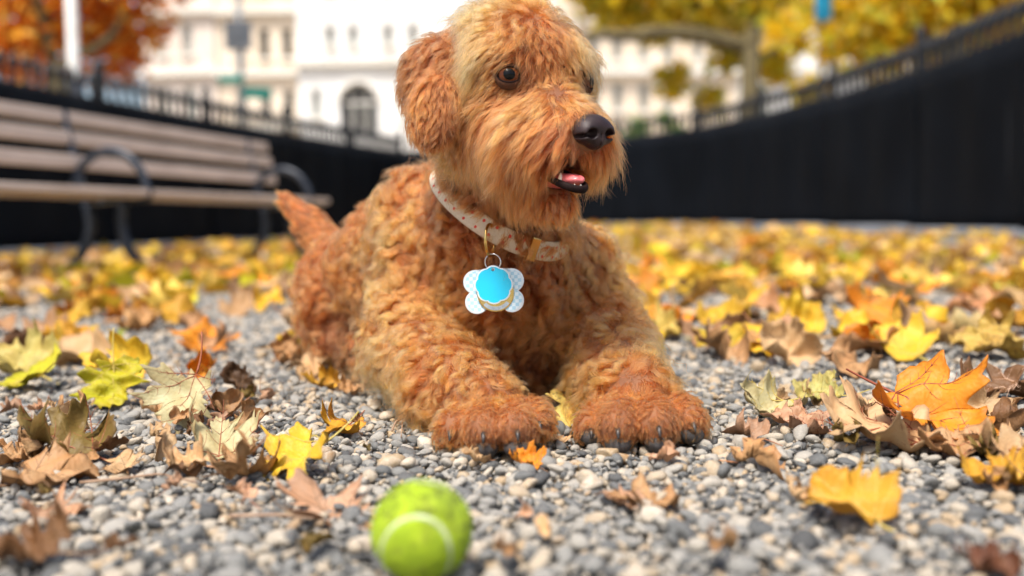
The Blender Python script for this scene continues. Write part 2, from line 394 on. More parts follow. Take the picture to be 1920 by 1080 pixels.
wC = [win(x, y0, y1, 18, 580, 'glass2') for x in (640, 682, 745, 790) for y0, y1 in ((-160, -112), (-50, -5), (62, 98))]
wC += [win(x, 175, 225, 18, 580, 'glass2') for x in (612, 775, 830)]
building('stone_house', (bx(580, Z1), Z1 - 1.4), (bx(1075, Z1), Z1 - 1.4), 10, 21.5, M_['white'], wC, 'bright white house with a tall arched window over the fence', arch=(wx(688, 580), wz(262), 2.0, wz(166) - wz(262)), cornices=(wz(128), 21.3))
Z2 = 48.0
wD = [win(x, y0, y1, 20, 1090, 'glass2', Z2) for x in (1120, 1165, 1215, 1262, 1320) for y0, y1 in ((-120, -70), (-20, 30), (70, 122), (165, 215))]
building('stone_house', (bx(1090, Z2), Z2), (bx(1390, Z2), Z2 + 1.0), 9, 14.5, M_['cream'], wD, 'cream house seen below the long tree branch', cornices=(wz(50, Z2), wz(145, Z2), 14.3))
wE = [win(x, y0, y1, 22, 1400, 'glass2', Z2) for x in (1450, 1520, 1600, 1690, 1780) for y0, y1 in ((-60, 0), (60, 120), (170, 225))]
building('stone_house', (bx(1400, Z2), Z2 + .5), (bx(1850, Z2), Z2 + 5), 9, 13.5, M_['white'], wE, 'white house mostly hidden behind the yellow trees at the upper right', cornices=(wz(140, Z2),))
# ------------------------------------------------------------------ poles and signs
M_['polew'] = noisy('white_pole_paint', (.66, .64, .58), (.76, .74, .70), 5, .5); M_['poled'] = noisy('dark_pole_base', (.008, .012, .022), (.018, .024, .04), 5, .4)
M_['signgrey'] = noisy('grey_sign_back', (.10, .12, .14), (.17, .19, .21), 3, .5, .4); M_['teal'] = noisy('green_sign_plate', (.0, .17, .13), (.0, .24, .19), 3, .4); M_['blue'] = noisy('blue_sign_plate', (.02, .40, .80), (.03, .46, .86), 3, .4)
q = P(147, 300, 12.0); lamp = empty('lamp_post', (q[0], q[1], 0)); tag(lamp, 'white post with dark base standing beyond the bench and fence', 'post')
m = MB(); m.tube([(0, 0, 0), (0, 0, .3), (0, 0, 2.05)], [.11, .085, .075], 12); m.build('base', M_['poled'], lamp, True)
m = MB(); m.tube([(0, 0, 2.05), (0, 0, 2.1), (0, 0, 6.0)], [.088, .072, .06], 12); m.build('shaft', M_['polew'], lamp, True)
m = MB(); m.tube([(0, 0, 6.0), (0, 0, 6.1), (0, 0, 6.5), (0, 0, 6.75), (0, 0, 6.9)], [.06, .16, .24, .16, .02], 12); m.build('lantern', M_['polew'], lamp, True)
zs_ = 22.0; q = P(457, 300, zs_); sp = empty('sign_post', (q[0], q[1], 0)); tag(sp, 'street sign post with grey plate and green name plates before the houses', 'sign post')
m = MB(); m.tube([(0, 0, 0), (0, 0, 5.6)], .065, 10); m.build('pole', M_['signgrey'], sp, True)
def spz(y): return CAM_H + (428 - y) / FPX * zs_
m = MB(); m.box((0, -.10, (spz(44) + spz(97)) / 2), .58, .05, spz(44) - spz(97), None, .01); m.build('sign_plate', M_['signgrey'], sp)
m = MB(); m.box((-.20, -.09, spz(150)), .52, .04, .17); m.build('name_plate', M_['teal'], sp)
m = MB(); m.box((.36, -.03, spz(176)), .62, .04, .24, [V(.9, .43, 0), V(-.43, .9, 0), V(0, 0, 1)]); m.build('name_plate', M_['teal'], sp)
q = P(1541, 22, 12.6); bs = empty('blue_sign', (q[0], q[1], 0)); tag(bs, 'small bright blue sign on a pole among the yellow leaves', 'sign')
m = MB(); m.tube([(0, 0, 0), (0, 0, q[2] + .2)], .03, 8); m.build('pole', M_['signgrey'], bs, True)
m = MB(); m.box((0, -.06, q[2] + .05), .20, .03, .34, None, .01); m.build('sign_plate', M_['blue'], bs)

# ------------------------------------------------------------------ trees beyond the fence
def m_bark(N, nt):
    tc = N('TexCoord').outputs['Object']; n = N('TexNoise', ins={'Vector': tc, 'Scale': 6, 'Detail': 6})
    return N('BsdfPrincipled', ins={'Base Color': ramp(N, n.outputs[0], [(.35, (.07, .052, .022)), (.65, (.17, .135, .06))]), 'Roughness': .9}).outputs[0]
M_['bark'] = mat('bark', m_bark)
def m_treeleaf(N, nt):
    c = N('Attribute', attribute_name='tint').outputs['Color']
    d = N('BsdfDiffuse', ins={0: c}); t = N('BsdfTranslucent', ins={0: c}); mx = N('MixShader', ins={0: .52}); nt.links.new(d.outputs[0], mx.inputs[1]); nt.links.new(t.outputs[0], mx.inputs[2])
    return mx.outputs[0]
M_['treeleaf'] = mat('tree_leaf', m_treeleaf)
def leaf_cloud(name, blobs, n, size, cols, parent, seed):
    """leaf-shaped faces through the volume of several uneven clumps"""
    g = np.random.default_rng(seed); bl = np.array(blobs, float); w = bl[:, 3] ** 2; k = g.choice(len(bl), n, p=w / w.sum())
    d = g.normal(size=(n, 3)); d /= np.linalg.norm(d, axis=1, keepdims=True); rr = g.random(n) ** .45
    c = bl[k, :3] + d * (rr * bl[k, 3] * (1 + .25 * np.sin(7 * d[:, 0] + k) * np.cos(5 * d[:, 2])))[:, None]
    a = g.normal(size=(n, 3)); a /= np.linalg.norm(a, axis=1, keepdims=True); b = np.cross(a, g.normal(size=(n, 3))); b /= np.linalg.norm(b, axis=1, keepdims=True); nn_ = np.cross(a, b)
    s = size * np.exp(g.normal(0, .3, n))[:, None]
    v = np.stack([c - a * s, c - b * s * .62 + nn_ * s * .12, c - b * s * .2 + a * s * .35, c + a * s, c + b * s * .62 + nn_ * s * .12, c + b * s * .2 - a * s * .3], 1).reshape(-1, 3)
    f = (np.arange(n)[:, None] * 6 + np.array([[0, 1, 2, 3]])).tolist() + (np.arange(n)[:, None] * 6 + np.array([[0, 3, 4, 5]])).tolist()
    o = mesh_obj(name, v, f, M_['treeleaf'], parent, False)
    cc = np.array(cols)[g.integers(0, len(cols), n)] * g.uniform(.75, 1.25, (n, 1)); cc = np.concatenate([np.repeat(cc, 6, 0), np.ones((n * 6, 1))], 1)
    at = o.data.attributes.new('tint', 'FLOAT_COLOR', 'POINT'); at.data.foreach_set('color', np.clip(cc, 0, 1).astype(np.float32).ravel())
    return o
def limb(mb, a, b, r0, r1, seed, bend=.12, n=10):
    g = np.random.default_rng(seed); a, b = np.array(a, float), np.array(b, float); L = np.linalg.norm(b - a); k = g.normal(size=3) * bend * L; k2 = g.normal(size=3) * bend * .4 * L
    t = np.linspace(0, 1, n); mb.tube([a + (b - a) * x + k * math.sin(x * math.pi) + k2 * math.sin(2 * x * math.pi) for x in t], [r0 + (r1 - r0) * x for x in t], 8)
def tree(name, base, blobs, nleaf, size, cols, label, limbs, trunk_top, tr=.22, seed=1):
    root = empty(name, base); tag(root, label, 'tree', 'trees beyond the fence'); b0 = np.array(base, float)
    m = MB(); limb(m, (0, 0, -.1), np.array(trunk_top) - b0, tr, tr * .7, seed, .03); 
    for i, (a, b, r0, r1) in enumerate(limbs): limb(m, np.array(a) - b0, np.array(b) - b0, r0, r1, seed + 10 + i, .09, 14)
    m.build('trunk', M_['bark'], root, True)
    leaf_cloud('crown', [(*(np.array(q[:3]) - b0), q[3]) for q in blobs], nleaf, size, cols, root, seed + 50)
def bl(x, y, z, r): p = P(x, y, z); return (p[0], p[1], p[2], r)
ORC = [(.80, .27, .03), (.72, .20, .02), (.85, .42, .05), (.60, .16, .02), (.86, .52, .12), (.45, .12, .02)]
zt = 17.0; b0 = P(100, 400, zt); b0[2] = 0
tree('orange_tree', b0, [bl(60, 40, zt, 1.15), bl(170, 60, zt + .5, 1.0), bl(250, 45, zt + 1, .75), bl(-60, 30, zt, 1.2), bl(110, -90, zt, 1.5), bl(240, -70, zt, 1.0), bl(20, -200, zt, 1.5), bl(200, -220, zt, 1.3), bl(-120, -120, zt, 1.4), bl(100, -330, zt, 1.3), bl(40, 110, zt + .6, .7), bl(215, 110, zt + .6, .6)], 9000, .105, ORC,
     'tree with rust orange autumn leaves behind the white post', [(P(100, 150, zt), P(20, -80, zt), .12, .03), (P(100, 180, zt), P(220, -60, zt), .12, .03), (P(100, 100, zt), P(110, -250, zt), .12, .02)], P(105, 120, zt), .20, 3)
YC = [(.80, .58, .03), (.86, .66, .06), (.70, .54, .03), (.58, .54, .06), (.88, .72, .18), (.50, .52, .08), (.80, .50, .03)]
zt = 18.5; b0 = P(1415, 380, zt); b0[2] = 0
tree('yellow_tree', b0, [bl(1160, -45, zt, 0.78), bl(1270, -20, zt, 0.78), bl(1370, 0, zt + .4, 0.85), bl(1460, -10, zt, 0.71), bl(1200, -160, zt, 1.28), bl(1400, -170, zt, 1.42), bl(1300, -320, zt, 1.42), bl(1530, -120, zt, 0.85), bl(1090, -60, zt - .4, 0.50), bl(1230, 40, zt + 1.5, .5), bl(1340, 50, zt + 1.5, .4), bl(1150, 30, zt + 1.5, .45), bl(1180, 10, zt + .5, .6), bl(1300, 20, zt + .6, .6), bl(1390, 30, zt + .6, .5), bl(1110, -10, zt + .2, .5), bl(1360, 110, zt + 1, .35), bl(1260, 150, zt + 1, .4), bl(1450, 120, zt + 1, .45), bl(1330, 190, zt + 1, .35)], 12000, .115, YC,
     'tree with a long bare branch and golden leaves behind the dog', [(P(1410, 90, zt), P(1120, 62, zt - .4), .17, .09), (P(1412, 60, zt), P(1480, -120, zt), .09, .03), (P(1410, 110, zt), P(1560, 30, zt + .3), .05, .02), (P(1405, 120, zt), P(1250, 240, zt + .5), .03, .012), (P(1120, 62, zt - .4), P(960, 120, zt - .9), .09, .03), (P(1330, 70, zt - .1), P(1250, -120, zt), .05, .02)], P(1410, 40, zt), .22, 5)
zt = 11.5; b0 = P(1800, 380, zt); b0[2] = 0
tree('yellow_tree', b0, [bl(1660, 30, zt, .50), bl(1700, 10, zt, .55), bl(1780, -20, zt, .6), bl(1860, -40, zt, .6), bl(1640, 95, zt + .5, .38), bl(1560, 90, zt + .8, .30), bl(1700, -120, zt, .9), bl(1860, -140, zt, .9), bl(1960, -20, zt, .8), bl(1600, -90, zt + .5, .55), bl(1760, 80, zt + 1, .45), bl(1850, 60, zt + 1.0, .5), bl(1520, 180, zt + 2, .3), bl(1580, 20, zt + 2, .6), bl(1690, 70, zt + 2, .6), bl(1800, 20, zt + 2, .7), bl(1900, 10, zt + 2, .6), bl(1480, 60, zt + 3, .4)], 11000, .08, YC + [(.80, .46, .02), (.82, .50, .02)],
     'golden yellow tree rising above the curved fence at the right', [(P(1800, 120, zt), P(1640, 20, zt), .08, .02), (P(1800, 100, zt), P(1900, -80, zt), .08, .02), (P(1800, 90, zt), P(1760, -160, zt), .09, .02)], P(1800, 70, zt), .13, 8)
GC = [(.05, .16, .03), (.08, .22, .04), (.12, .24, .03), (.20, .26, .03)]
for i, (x, z, h, r, lb) in enumerate(((1195, 26, 2.9, .55, 'dark green bush rising over the fence beside the dog\'s muzzle'), (1425, 20, 2.45, .40, 'small yellow green bush above the fence below the branch'), (1250, 30, 3.6, .45, 'slim pale green shrub in front of the cream house'))):
    p = P(x, 420, z); rt = empty('shrub', (p[0], p[1], 0)); tag(rt, lb, 'shrub', 'shrubs beyond the fence')
    m = MB()
    for k in range(4): limb(m, (0, 0, -.05), (random.uniform(-.4, .4) * r, random.uniform(-.3, .3) * r, h * .85), .04, .01, 80 + k + i * 10)
    m.build('stem', M_['bark'], rt, True)
    leaf_cloud('foliage', [(random.uniform(-.5, .5) * r, random.uniform(-.4, .4) * r, h * t, r * (1.15 - .55 * t)) for t in (.3, .5, .65, .8, .92)], 900, .09, GC if i != 1 else GC + YC[:3], rt, 300 + i)
# ------------------------------------------------------------------ the dog: a distance field meshed as one continuous body
HF = V(.57, -.82, 0); HF /= np.linalg.norm(HF); HL = V(.82, .57, 0); HL /= np.linalg.norm(HL); HU = V(0, 0, 1.)
HM = V(.042, 1.15, .4055)
def H(f, l, u): return HM + f * HF + l * HL + u * HU
HB = np.stack([HF, HL, HU])
def cone(g, a, b, r1, r2, k=.03): return ('c', g, np.asarray(a, float), np.asarray(b, float), r1, r2, k)
def ell(g, c, r, ax=None, k=.03): return ('e', g, np.asarray(c, float), np.asarray(r, float), np.eye(3) if ax is None else np.array(ax, float), 0, k)
def d_prim(p, x):
    if p[0] == 'c':
        a, b, r1, r2 = p[2:6]; ba = b - a; h = np.clip(((x - a) @ ba) / (ba @ ba), 0, 1)
        return np.linalg.norm(x - a - h[..., None] * ba, axis=-1) - (r1 + (r2 - r1) * h)
    c, r, A = p[2:5]; q = (x - c) @ A.T
    k0 = np.linalg.norm(q / r, axis=-1); k1 = np.linalg.norm(q / r ** 2, axis=-1) + 1e-9
    return k0 * (k0 - 1) / k1
def smin(a, b, k):
    h = np.clip(.5 + .5 * (b - a) / k, 0, 1); return b * (1 - h) + a * h - k * h * (1 - h)
def smax(a, b, k): return -smin(-a, -b, k)

# ear frame: long axis down the flap, outward normal towards the camera's left
def frame(n, up):
    n = np.asarray(n, float); n = n / np.linalg.norm(n); up = np.asarray(up, float); up = up - n * (up @ n); up /= np.linalg.norm(up)
    return np.stack([np.cross(up, n), up, n])
EAR_AX = frame((-.55, -.83, .12), imdir(-.02, -1))
EAR2_AX = frame((.95, .3, .1), (0, 0, 1))
PR = [
 # torso
 ell('body', P(945, 545, 1.37), (.092, .095, .105), k=.05),
 cone('body', P(800, 395, 1.47), P(860, 420, 1.42), .060, .066, .05),
 cone('body', P(800, 470, 1.48), P(740, 490, 1.58), .080, .076, .05),
 cone('body', P(735, 490, 1.58), P(650, 530, 1.75), .076, .068, .05),
 cone('rump', P(650, 535, 1.72), P(640, 535, 1.82), .070, .068, .04),
 cone('rump', P(640, 565, 1.66), P(625, 600, 1.68), .058, .052, .03),
 cone('rump', P(622, 620, 1.66), P(672, 652, 1.58), .036, .026, .02),
 cone('rump', P(672, 655, 1.58), P(700, 662, 1.5), .026, .026, .02),
 # tail
 cone('tail', P(622, 470, 1.82), P(585, 425, 1.86), .034, .028, .03),
 cone('tail', P(585, 425, 1.86), P(535, 375, 1.88), .028, .013, .02),
 # neck
 cone('neck', P(925, 470, 1.38), H(-.085, 0, -.055), .086, .066, .04),
 cone('neck', P(950, 500, 1.33), P(955, 400, 1.27), .075, .062, .03),
 # near (dog's right) fore limb
 cone('shoulder', P(815, 505, 1.40), P(772, 625, 1.36), .062, .054, .04),
 cone('leg', P(772, 645, 1.34), P(855, 728, 1.19), .056, .046, .03),
 cone('leg', P(855, 728, 1.19), P(915, 764, 1.125), .045, .039, .02),
 # dog's left fore limb
 cone('shoulder', P(1065, 500, 1.41), P(1120, 620, 1.39), .062, .054, .04),
 cone('leg', P(1128, 635, 1.37), P(1160, 715, 1.22), .056, .047, .03),
 cone('leg', P(1160, 715, 1.22), P(1192, 755, 1.145), .046, .040, .02),
 # brisket between the legs
 ell('body', P(970, 640, 1.38), (.10, .09, .075), k=.04),
]
TOES = [((864, 792, 1.100), (850, 808, 1.064), .0190), ((912, 788, 1.080), (908, 811, 1.032), .0210), ((964, 784, 1.078), (969, 807, 1.030), .0205), ((996, 772, 1.10), (1008, 792, 1.062), .0172),
        ((1122, 783, 1.115), (1112, 805, 1.080), .0185), ((1164, 782, 1.09), (1159, 803, 1.044), .0215), ((1226, 780, 1.09), (1232, 800, 1.044), .0215), ((1274, 772, 1.115), (1292, 793, 1.080), .0195)]
for a, b, r in TOES: PR.append(cone('paw', P(*a), P(*b), r * 1.0, r, .006))
PR += [
 ell('head', H(-.062, 0, .023), (.082, .076, .066), HB, .03),
 cone('head', H(-.020, -.038, .020), H(-.020, .038, .020), .031, .031, .03),
 ell('head', H(-.060, -.052, -.045), (.055, .036, .055), HB, .03),
 ell('head', H(-.060, .052, -.045), (.055, .036, .055), HB, .03),
 cone('muzzle', H(-.015, 0, -.034), H(.055, 0, -.066), .047, .031, .025),
 cone('muzzle', H(.004, -.036, -.068), H(.046, -.022, -.082), .040, .026, .016),
 cone('muzzle', H(.004, .034, -.068), H(.046, .021, -.082), .040, .026, .016),
 cone('chin', H(-.035, 0, -.110), H(.034, -.008, -.1415), .040, .0165, .018),
 # ears
 cone('ear', P(878, 78, 1.20), P(836, 100, 1.178), .020, .016, .015),
 ell('ear', P(806, 150, 1.160), (.044, .050, .011), EAR_AX, .007),
 ell('ear', P(814, 210, 1.138), (.036, .044, .012), EAR_AX, .007),
 cone('ear', H(-.062, .070, .045), H(-.070, .092, .02), .020, .016, .02),
 ell('ear', H(-.070, .098, -.03), (.040, .066, .012), EAR2_AX, .02),
]
EYES = [H(.004, -.054, 0), H(.004, .054, 0)]
EYE_R = .0138
MOUTH_C, MOUTH_R = H(.046, -.014, -.1085), V(.038, .0195, .0165)
GROUPS = ['body', 'rump', 'tail', 'neck', 'shoulder', 'leg', 'paw', 'head', 'muzzle', 'chin', 'ear']
def carve(d, x):
    for e, s in zip(EYES, (-1, 1)):
        d = smax(d, -(np.linalg.norm(x - (e + .008 * HF + s * .006 * HL), axis=-1) - .0122), .008)
    return smax(d, -d_prim(ell('m', MOUTH_C, MOUTH_R, HB), x), .004)
def surface_nets(vals, org, h):
    nx, ny, nz = vals.shape; s = vals < 0
    cell = np.zeros((nx - 1, ny - 1, nz - 1), int); corners = [(i, j, k) for i in (0, 1) for j in (0, 1) for k in (0, 1)]
    sl = lambda a, o: a[o[0]:nx - 1 + o[0], o[1]:ny - 1 + o[1], o[2]:nz - 1 + o[2]]
    for o in corners: cell += sl(s, o)
    act = (cell > 0) & (cell < 8); idx = np.argwhere(act); ids = -np.ones(cell.shape, int); ids[act] = np.arange(len(idx))
    acc = np.zeros((len(idx), 3)); cnt = np.zeros(len(idx))
    cv = {o: vals[idx[:, 0] + o[0], idx[:, 1] + o[1], idx[:, 2] + o[2]] for o in corners}
    for a in corners:
        for ax in range(3):
            if a[ax]: continue
            b = list(a); b[ax] = 1; b = tuple(b)
            va, vb = cv[a], cv[b]; m = (va < 0) != (vb < 0)
            t = va[m] / (va[m] - vb[m]); p = np.tile(np.array(a, float), (m.sum(), 1)); p[:, ax] = t
            acc[m] += p; cnt[m] += 1
    verts = org + h * (idx + acc / cnt[:, None])
    faces = []
    for ax in range(3):
        u, w = (ax + 1) % 3, (ax + 2) % 3
        n = [nx, ny, nz]; lo = [0, 0, 0]; hi = [n[0], n[1], n[2]]; lo[u] = lo[w] = 1
        hi[ax] -= 1; hi[u] -= 1; hi[w] -= 1
        S0 = s[lo[0]:hi[0], lo[1]:hi[1], lo[2]:hi[2]]
        sh = [0, 0, 0]; sh[ax] = 1
        S1 = s[lo[0] + sh[0]:hi[0] + sh[0], lo[1] + sh[1]:hi[1] + sh[1], lo[2] + sh[2]:hi[2] + sh[2]]
        e = np.argwhere(S0 != S1) + np.array(lo)
        if not len(e): continue
        flip = s[e[:, 0], e[:, 1], e[:, 2]]
        q = []
        for du, dw in ((0, 0), (-1, 0), (-1, -1), (0, -1)):
            c = e.copy(); c[:, u] += du; c[:, w] += dw; q.append(ids[c[:, 0], c[:, 1], c[:, 2]])
        q = np.stack(q, 1); q[~flip] = q[~flip][:, ::-1]
        faces.append(q)
    return verts, np.concatenate(faces)
def np_mesh(name, v, f, mt, parent=None):
    me = bpy.data.meshes.new(name); f = np.asarray(f)
    me.vertices.add(len(v)); me.vertices.foreach_set('co', np.asarray(v, np.float32).ravel())
    me.loops.add(f.size); me.loops.foreach_set('vertex_index', f.ravel().astype(np.int32))
    me.polygons.add(len(f)); me.polygons.foreach_set('loop_start', np.arange(0, f.size, f.shape[1], dtype=np.int32))
    me.polygons.foreach_set('use_smooth', np.ones(len(f), bool))
    me.update(calc_edges=True); me.validate()
    if mt: me.materials.append(mt)
    return link(bpy.data.objects.new(name, me), parent)
def grid_sdf(fn, lo, hi, h):
    lo = np.asarray(lo, float); n = np.ceil((np.asarray(hi) - lo) / h).astype(int) + 1
    ax = [lo[i] + h * np.arange(n[i]) for i in range(3)]
    vals = np.empty(n, np.float64)
    for i in range(0, n[0], 16):
        X = np.stack(np.meshgrid(ax[0][i:i + 16], ax[1], ax[2], indexing='ij'), -1); vals[i:i + 16] = fn(X)
    return vals, lo, h
GH = .005
GO = V(-.56, .98, -.03); GN = np.ceil((V(.28, 1.98, .56) - GO) / GH).astype(int) + 1
GV = np.full(GN, .06, np.float32)
def sub_block(lo, hi):
    i0 = np.clip(np.floor((lo - GO) / GH).astype(int), 0, GN); i1 = np.clip(np.ceil((hi - GO) / GH).astype(int) + 1, 0, GN)
    ax = [(GO[i] + GH * np.arange(i0[i], i1[i])).astype(np.float32) for i in range(3)]
    return tuple(slice(i0[i], i1[i]) for i in range(3)), np.stack(np.meshgrid(*ax, indexing='ij'), -1)
for p in PR:
    if p[0] == 'c': lo = np.minimum(p[2] - p[4], p[3] - p[5]); hi = np.maximum(p[2] + p[4], p[3] + p[5])
    else: e = np.sqrt(((p[4] * p[3][:, None]) ** 2).sum(0)); lo, hi = p[2] - e, p[2] + e
    sl_, X = sub_block(lo - .06, hi + .06)
    GV[sl_] = smin(GV[sl_], d_prim(p, X), p[6])
sl_, X = sub_block(HM - .14, HM + .14); GV[sl_] = carve(GV[sl_], X)
def gs(x):                                      # trilinear lookup of the field
    q = (x - GO) / GH; i = np.clip(np.floor(q).astype(int), 0, np.array(GV.shape) - 2); t = np.clip(q - i, 0, 1)
    r = 0
    for a in (0, 1):
        for b in (0, 1):
            for c in (0, 1):
                w = (t[..., 0] if a else 1 - t[..., 0]) * (t[..., 1] if b else 1 - t[..., 1]) * (t[..., 2] if c else 1 - t[..., 2])
                r = r + w * GV[i[..., 0] + a, i[..., 1] + b, i[..., 2] + c]
    return r
def ggrad(x, e=.004):
    g = np.stack([gs(x + e * d) - gs(x - e * d) for d in np.eye(3)], -1)
    return g / (np.linalg.norm(g, axis=-1, keepdims=True) + 1e-9)
DV, DF = surface_nets(GV, GO, GH)
M_['skin'] = noisy('dog_skin', (.16, .06, .025), (.24, .10, .04), 30, .8)
dog = np_mesh('dog', DV, DF, M_['skin'])
tag(dog, 'curly apricot dog lying on the gravel with its head turned aside', 'dog')
# ------------------------------------------------------------------ the dog's face and feet (parts of the dog)
def sdf_part(name, fn, lo, hi, h, mt, parent):
    v, o, hh = grid_sdf(fn, lo, hi, h); vv, ff = surface_nets(v, o, hh); return np_mesh(name, vv, ff, mt, parent)
def m_nose(N, nt):
    tc = N('TexCoord').outputs['Object']
    n = N('TexNoise', ins={'Vector': tc, 'Scale': 60, 'Detail': 2})
    v = N('TexVoronoi', ins={'Vector': tc, 'Scale': 900})
    p = N('BsdfPrincipled', ins={'Base Color': ramp(N, n.outputs[0], [(.35, (.014, .008, .009)), (.65, (.034, .018, .018))]), 'Roughness': .46, 'Specular IOR Level': .32, 'Coat Weight': .0})
    b = N('Bump', ins={'Strength': .35, 'Distance': .0006, 'Height': v.outputs['Distance']}); nt.links.new(b.outputs[0], p.inputs['Normal'])
    return p.outputs[0]
M_['nose'] = mat('wet_nose_leather', m_nose)
NOSE = H(.085, 0, -.066)
def nose_f(x):
    q = (x - NOSE) @ HB.T / .92
    E_ = lambda c, r: (lambda k0, k1: k0 * (k0 - 1) / (k1 + 1e-9))(np.linalg.norm((q - c) / np.array(r), axis=-1), np.linalg.norm((q - c) / np.array(r) ** 2, axis=-1))
    d = E_((-.004, 0, .004), (.021, .0235, .0165))
    for s in (-1, 1): d = smin(d, E_((.001, s * .0145, -.003), (.0155, .0115, .0125)), .008)
    d = smin(d, E_((.002, 0, -.012), (.013, .010, .010)), .008)
    for s in (-1, 1):
        d = smax(d, -E_((.0140, s * .0125, -.0040), (.012, .0068, .0056)), .0025)
        d = smax(d, -E_((.006, s * .0225, -.0065), (.012, .006, .0024)), .002)
    d = smax(d, -(np.maximum(np.abs(q[..., 1]) - .0006, -(q[..., 0] - .004)) + np.maximum(0, q[..., 2] + .004)), .002)
    return d
nose = sdf_part('nose', nose_f, NOSE - .034, NOSE + .034, .0011, M_['nose'], dog)

def m_eye(N, nt):
    a = N('Attribute', attribute_name='ang').outputs['Fac']
    tc = N('TexCoord').outputs['Object']
    nz = N('TexNoise', ins={'Vector': tc, 'Scale': 700, 'Detail': 3})
    iris = mixc(N, nz.outputs[0], (.065, .018, .007), (.19, .056, .020))
    c = mixc(N, ramp(N, a, [(.47, (0, 0, 0)), (.51, (1, 1, 1))]), (.002, .0015, .0015), iris)
    c = mixc(N, ramp(N, a, [(.84, (0, 0, 0)), (.98, (1, 1, 1))]), c, (.020, .007, .004))
    p = N('BsdfPrincipled', ins={'Base Color': c, 'Roughness': .4, 'Specular IOR Level': .0, 'Coat Weight': .8, 'Coat Roughness': .02, 'Coat IOR': 1.36})
    return p.outputs[0]
M_['lip'] = noisy('dark_lip', (.008, .004, .004), (.018, .009, .008), 80, .75, bump=.3, bscale=500)
M_['lip'].node_tree.nodes['Principled BSDF'].inputs['Specular IOR Level'].default_value = .12
M_['eye'] = mat('eyeball', m_eye)
M_['lid'] = noisy('dark_eyelid_skin', (.055, .020, .009), (.10, .038, .016), 90, .9, bump=.3, bscale=400)
for e, s in zip(EYES, (-1, 1)):
    gaze = HF * .80 + s * HL * .42 + HU * .05; gaze /= np.linalg.norm(gaze)
    u = HU - gaze * (HU @ gaze); u /= np.linalg.norm(u); w = np.cross(gaze, u)
    cen = e - gaze * .0032
    v = []; f = []; ang = []; nr, ns = 28, 40
    for i in range(nr + 1):
        th = math.pi * i / nr
        for j in range(ns):
            ph = 2 * math.pi * j / ns; bul = 1 + .07 * max(0, math.cos(th)) ** 8
            v.append(cen + EYE_R * bul * (math.cos(th) * gaze + math.sin(th) * (math.cos(ph) * u + math.sin(ph) * w))); ang.append(th)
    for i in range(nr):
        for j in range(ns): k = (j + 1) % ns; f.append((i * ns + j, (i + 1) * ns + j, (i + 1) * ns + k, i * ns + k))
    eo = mesh_obj('eye', v, f, M_['eye'], dog)
    at_ = eo.data.attributes.new('ang', 'FLOAT', 'POINT'); at_.data.foreach_set('value', np.array(ang, np.float32))
    # eyelids: a thin shell over the eyeball with an almond opening, and its dark rim
    sv_, sf_, ring, nl, nr_ = [], [], [], 40, 7
    for j in range(nl):
        ph = 2 * math.pi * j / nl; cx, cy = math.cos(ph), math.sin(ph); hv = .60 if cy > 0 else .66
        t0 = 1 / math.sqrt((cx / 1.02) ** 2 + (cy / hv) ** 2) * (1 + .05 * abs(cx) ** 4)
        for k in range(nr_):
            th = t0 + (1.8 - t0) * k / (nr_ - 1); rr = EYE_R * (1.075 if k else 1.055) + .0009 * math.sin(math.pi * k / (nr_ - 1))
            sv_.append(cen + rr * (math.cos(th) * gaze + math.sin(th) * (cx * w + cy * u)))
        ring.append(cen + EYE_R * 1.06 * (math.cos(t0) * gaze + math.sin(t0) * (cx * w + cy * u)))
    for j in range(nl):
        for k in range(nr_ - 1): l = (j + 1) % nl; sf_.append((j * nr_ + k, j * nr_ + k + 1, l * nr_ + k + 1, l * nr_ + k))
    ld = mesh_obj('eyelid', sv_, sf_, M_['lid'], eo); ld.modifiers.new('thick', 'SOLIDIFY').thickness = .0006
    lid = MB(); lid.tube(ring, .0009, 8, closed=True); lid.build('eyelid_rim', M_['lip'], eo, True)

M_['tongue'] = noisy('wet_tongue', (.58, .10, .11), (.70, .17, .17), 60, .35, bump=.5, bscale=700, coat=.4)
M_['tooth'] = noisy('tooth_enamel', (.70, .62, .48), (.80, .74, .62), 120, .25)
M_['claw'] = noisy('dark_claw', (.02, .016, .015), (.07, .055, .048), 150, .4)
M_['pad'] = noisy('paw_pad_leather', (.030, .026, .026), (.075, .066, .064), 120, .65, bump=.6, bscale=900)
M_['lining'] = noisy('mouth_lining', (.06, .012, .014), (.14, .03, .034), 60, .4)
# faces of the body inside the mouth take the lining
dog.data.materials.append(M_['lining'])
fc = DV[DF].mean(1); q = ((fc - MOUTH_C) @ HB.T) / (MOUTH_R + .0022)
dog.data.polygons.foreach_set('material_index', (np.linalg.norm(q, axis=1) < 1).astype(np.int32))
TG = H(.046, -.013, -.1175)
def tongue_f(x):
    q = (x - TG) @ HB.T; r = V(.035, .0155, .0085)
    k0 = np.linalg.norm(q / r, axis=-1); k1 = np.linalg.norm(q / r ** 2, axis=-1) + 1e-9
    return k0 * (k0 - 1) / k1 + .0022 * np.exp(-(q[..., 1] / .0022) ** 2) * (q[..., 2] > -.001)
sdf_part('tongue', tongue_f, TG - .048, TG + .048, .0016, M_['tongue'], dog)
lp = MB()
arc = [H(.044 + .036 * math.cos(a), -.0135 + .0185 * math.sin(a), -.1285 + .0150 * (1 - math.cos(a))) for a in np.radians(np.linspace(-128, 128, 26))]
lp.tube(arc, [.0024 + .0022 * math.sin(math.pi * i / 25) ** .6 for i in range(26)], 10, flat=.8)
lp.build('lower_lip', M_['lip'], dog, True)
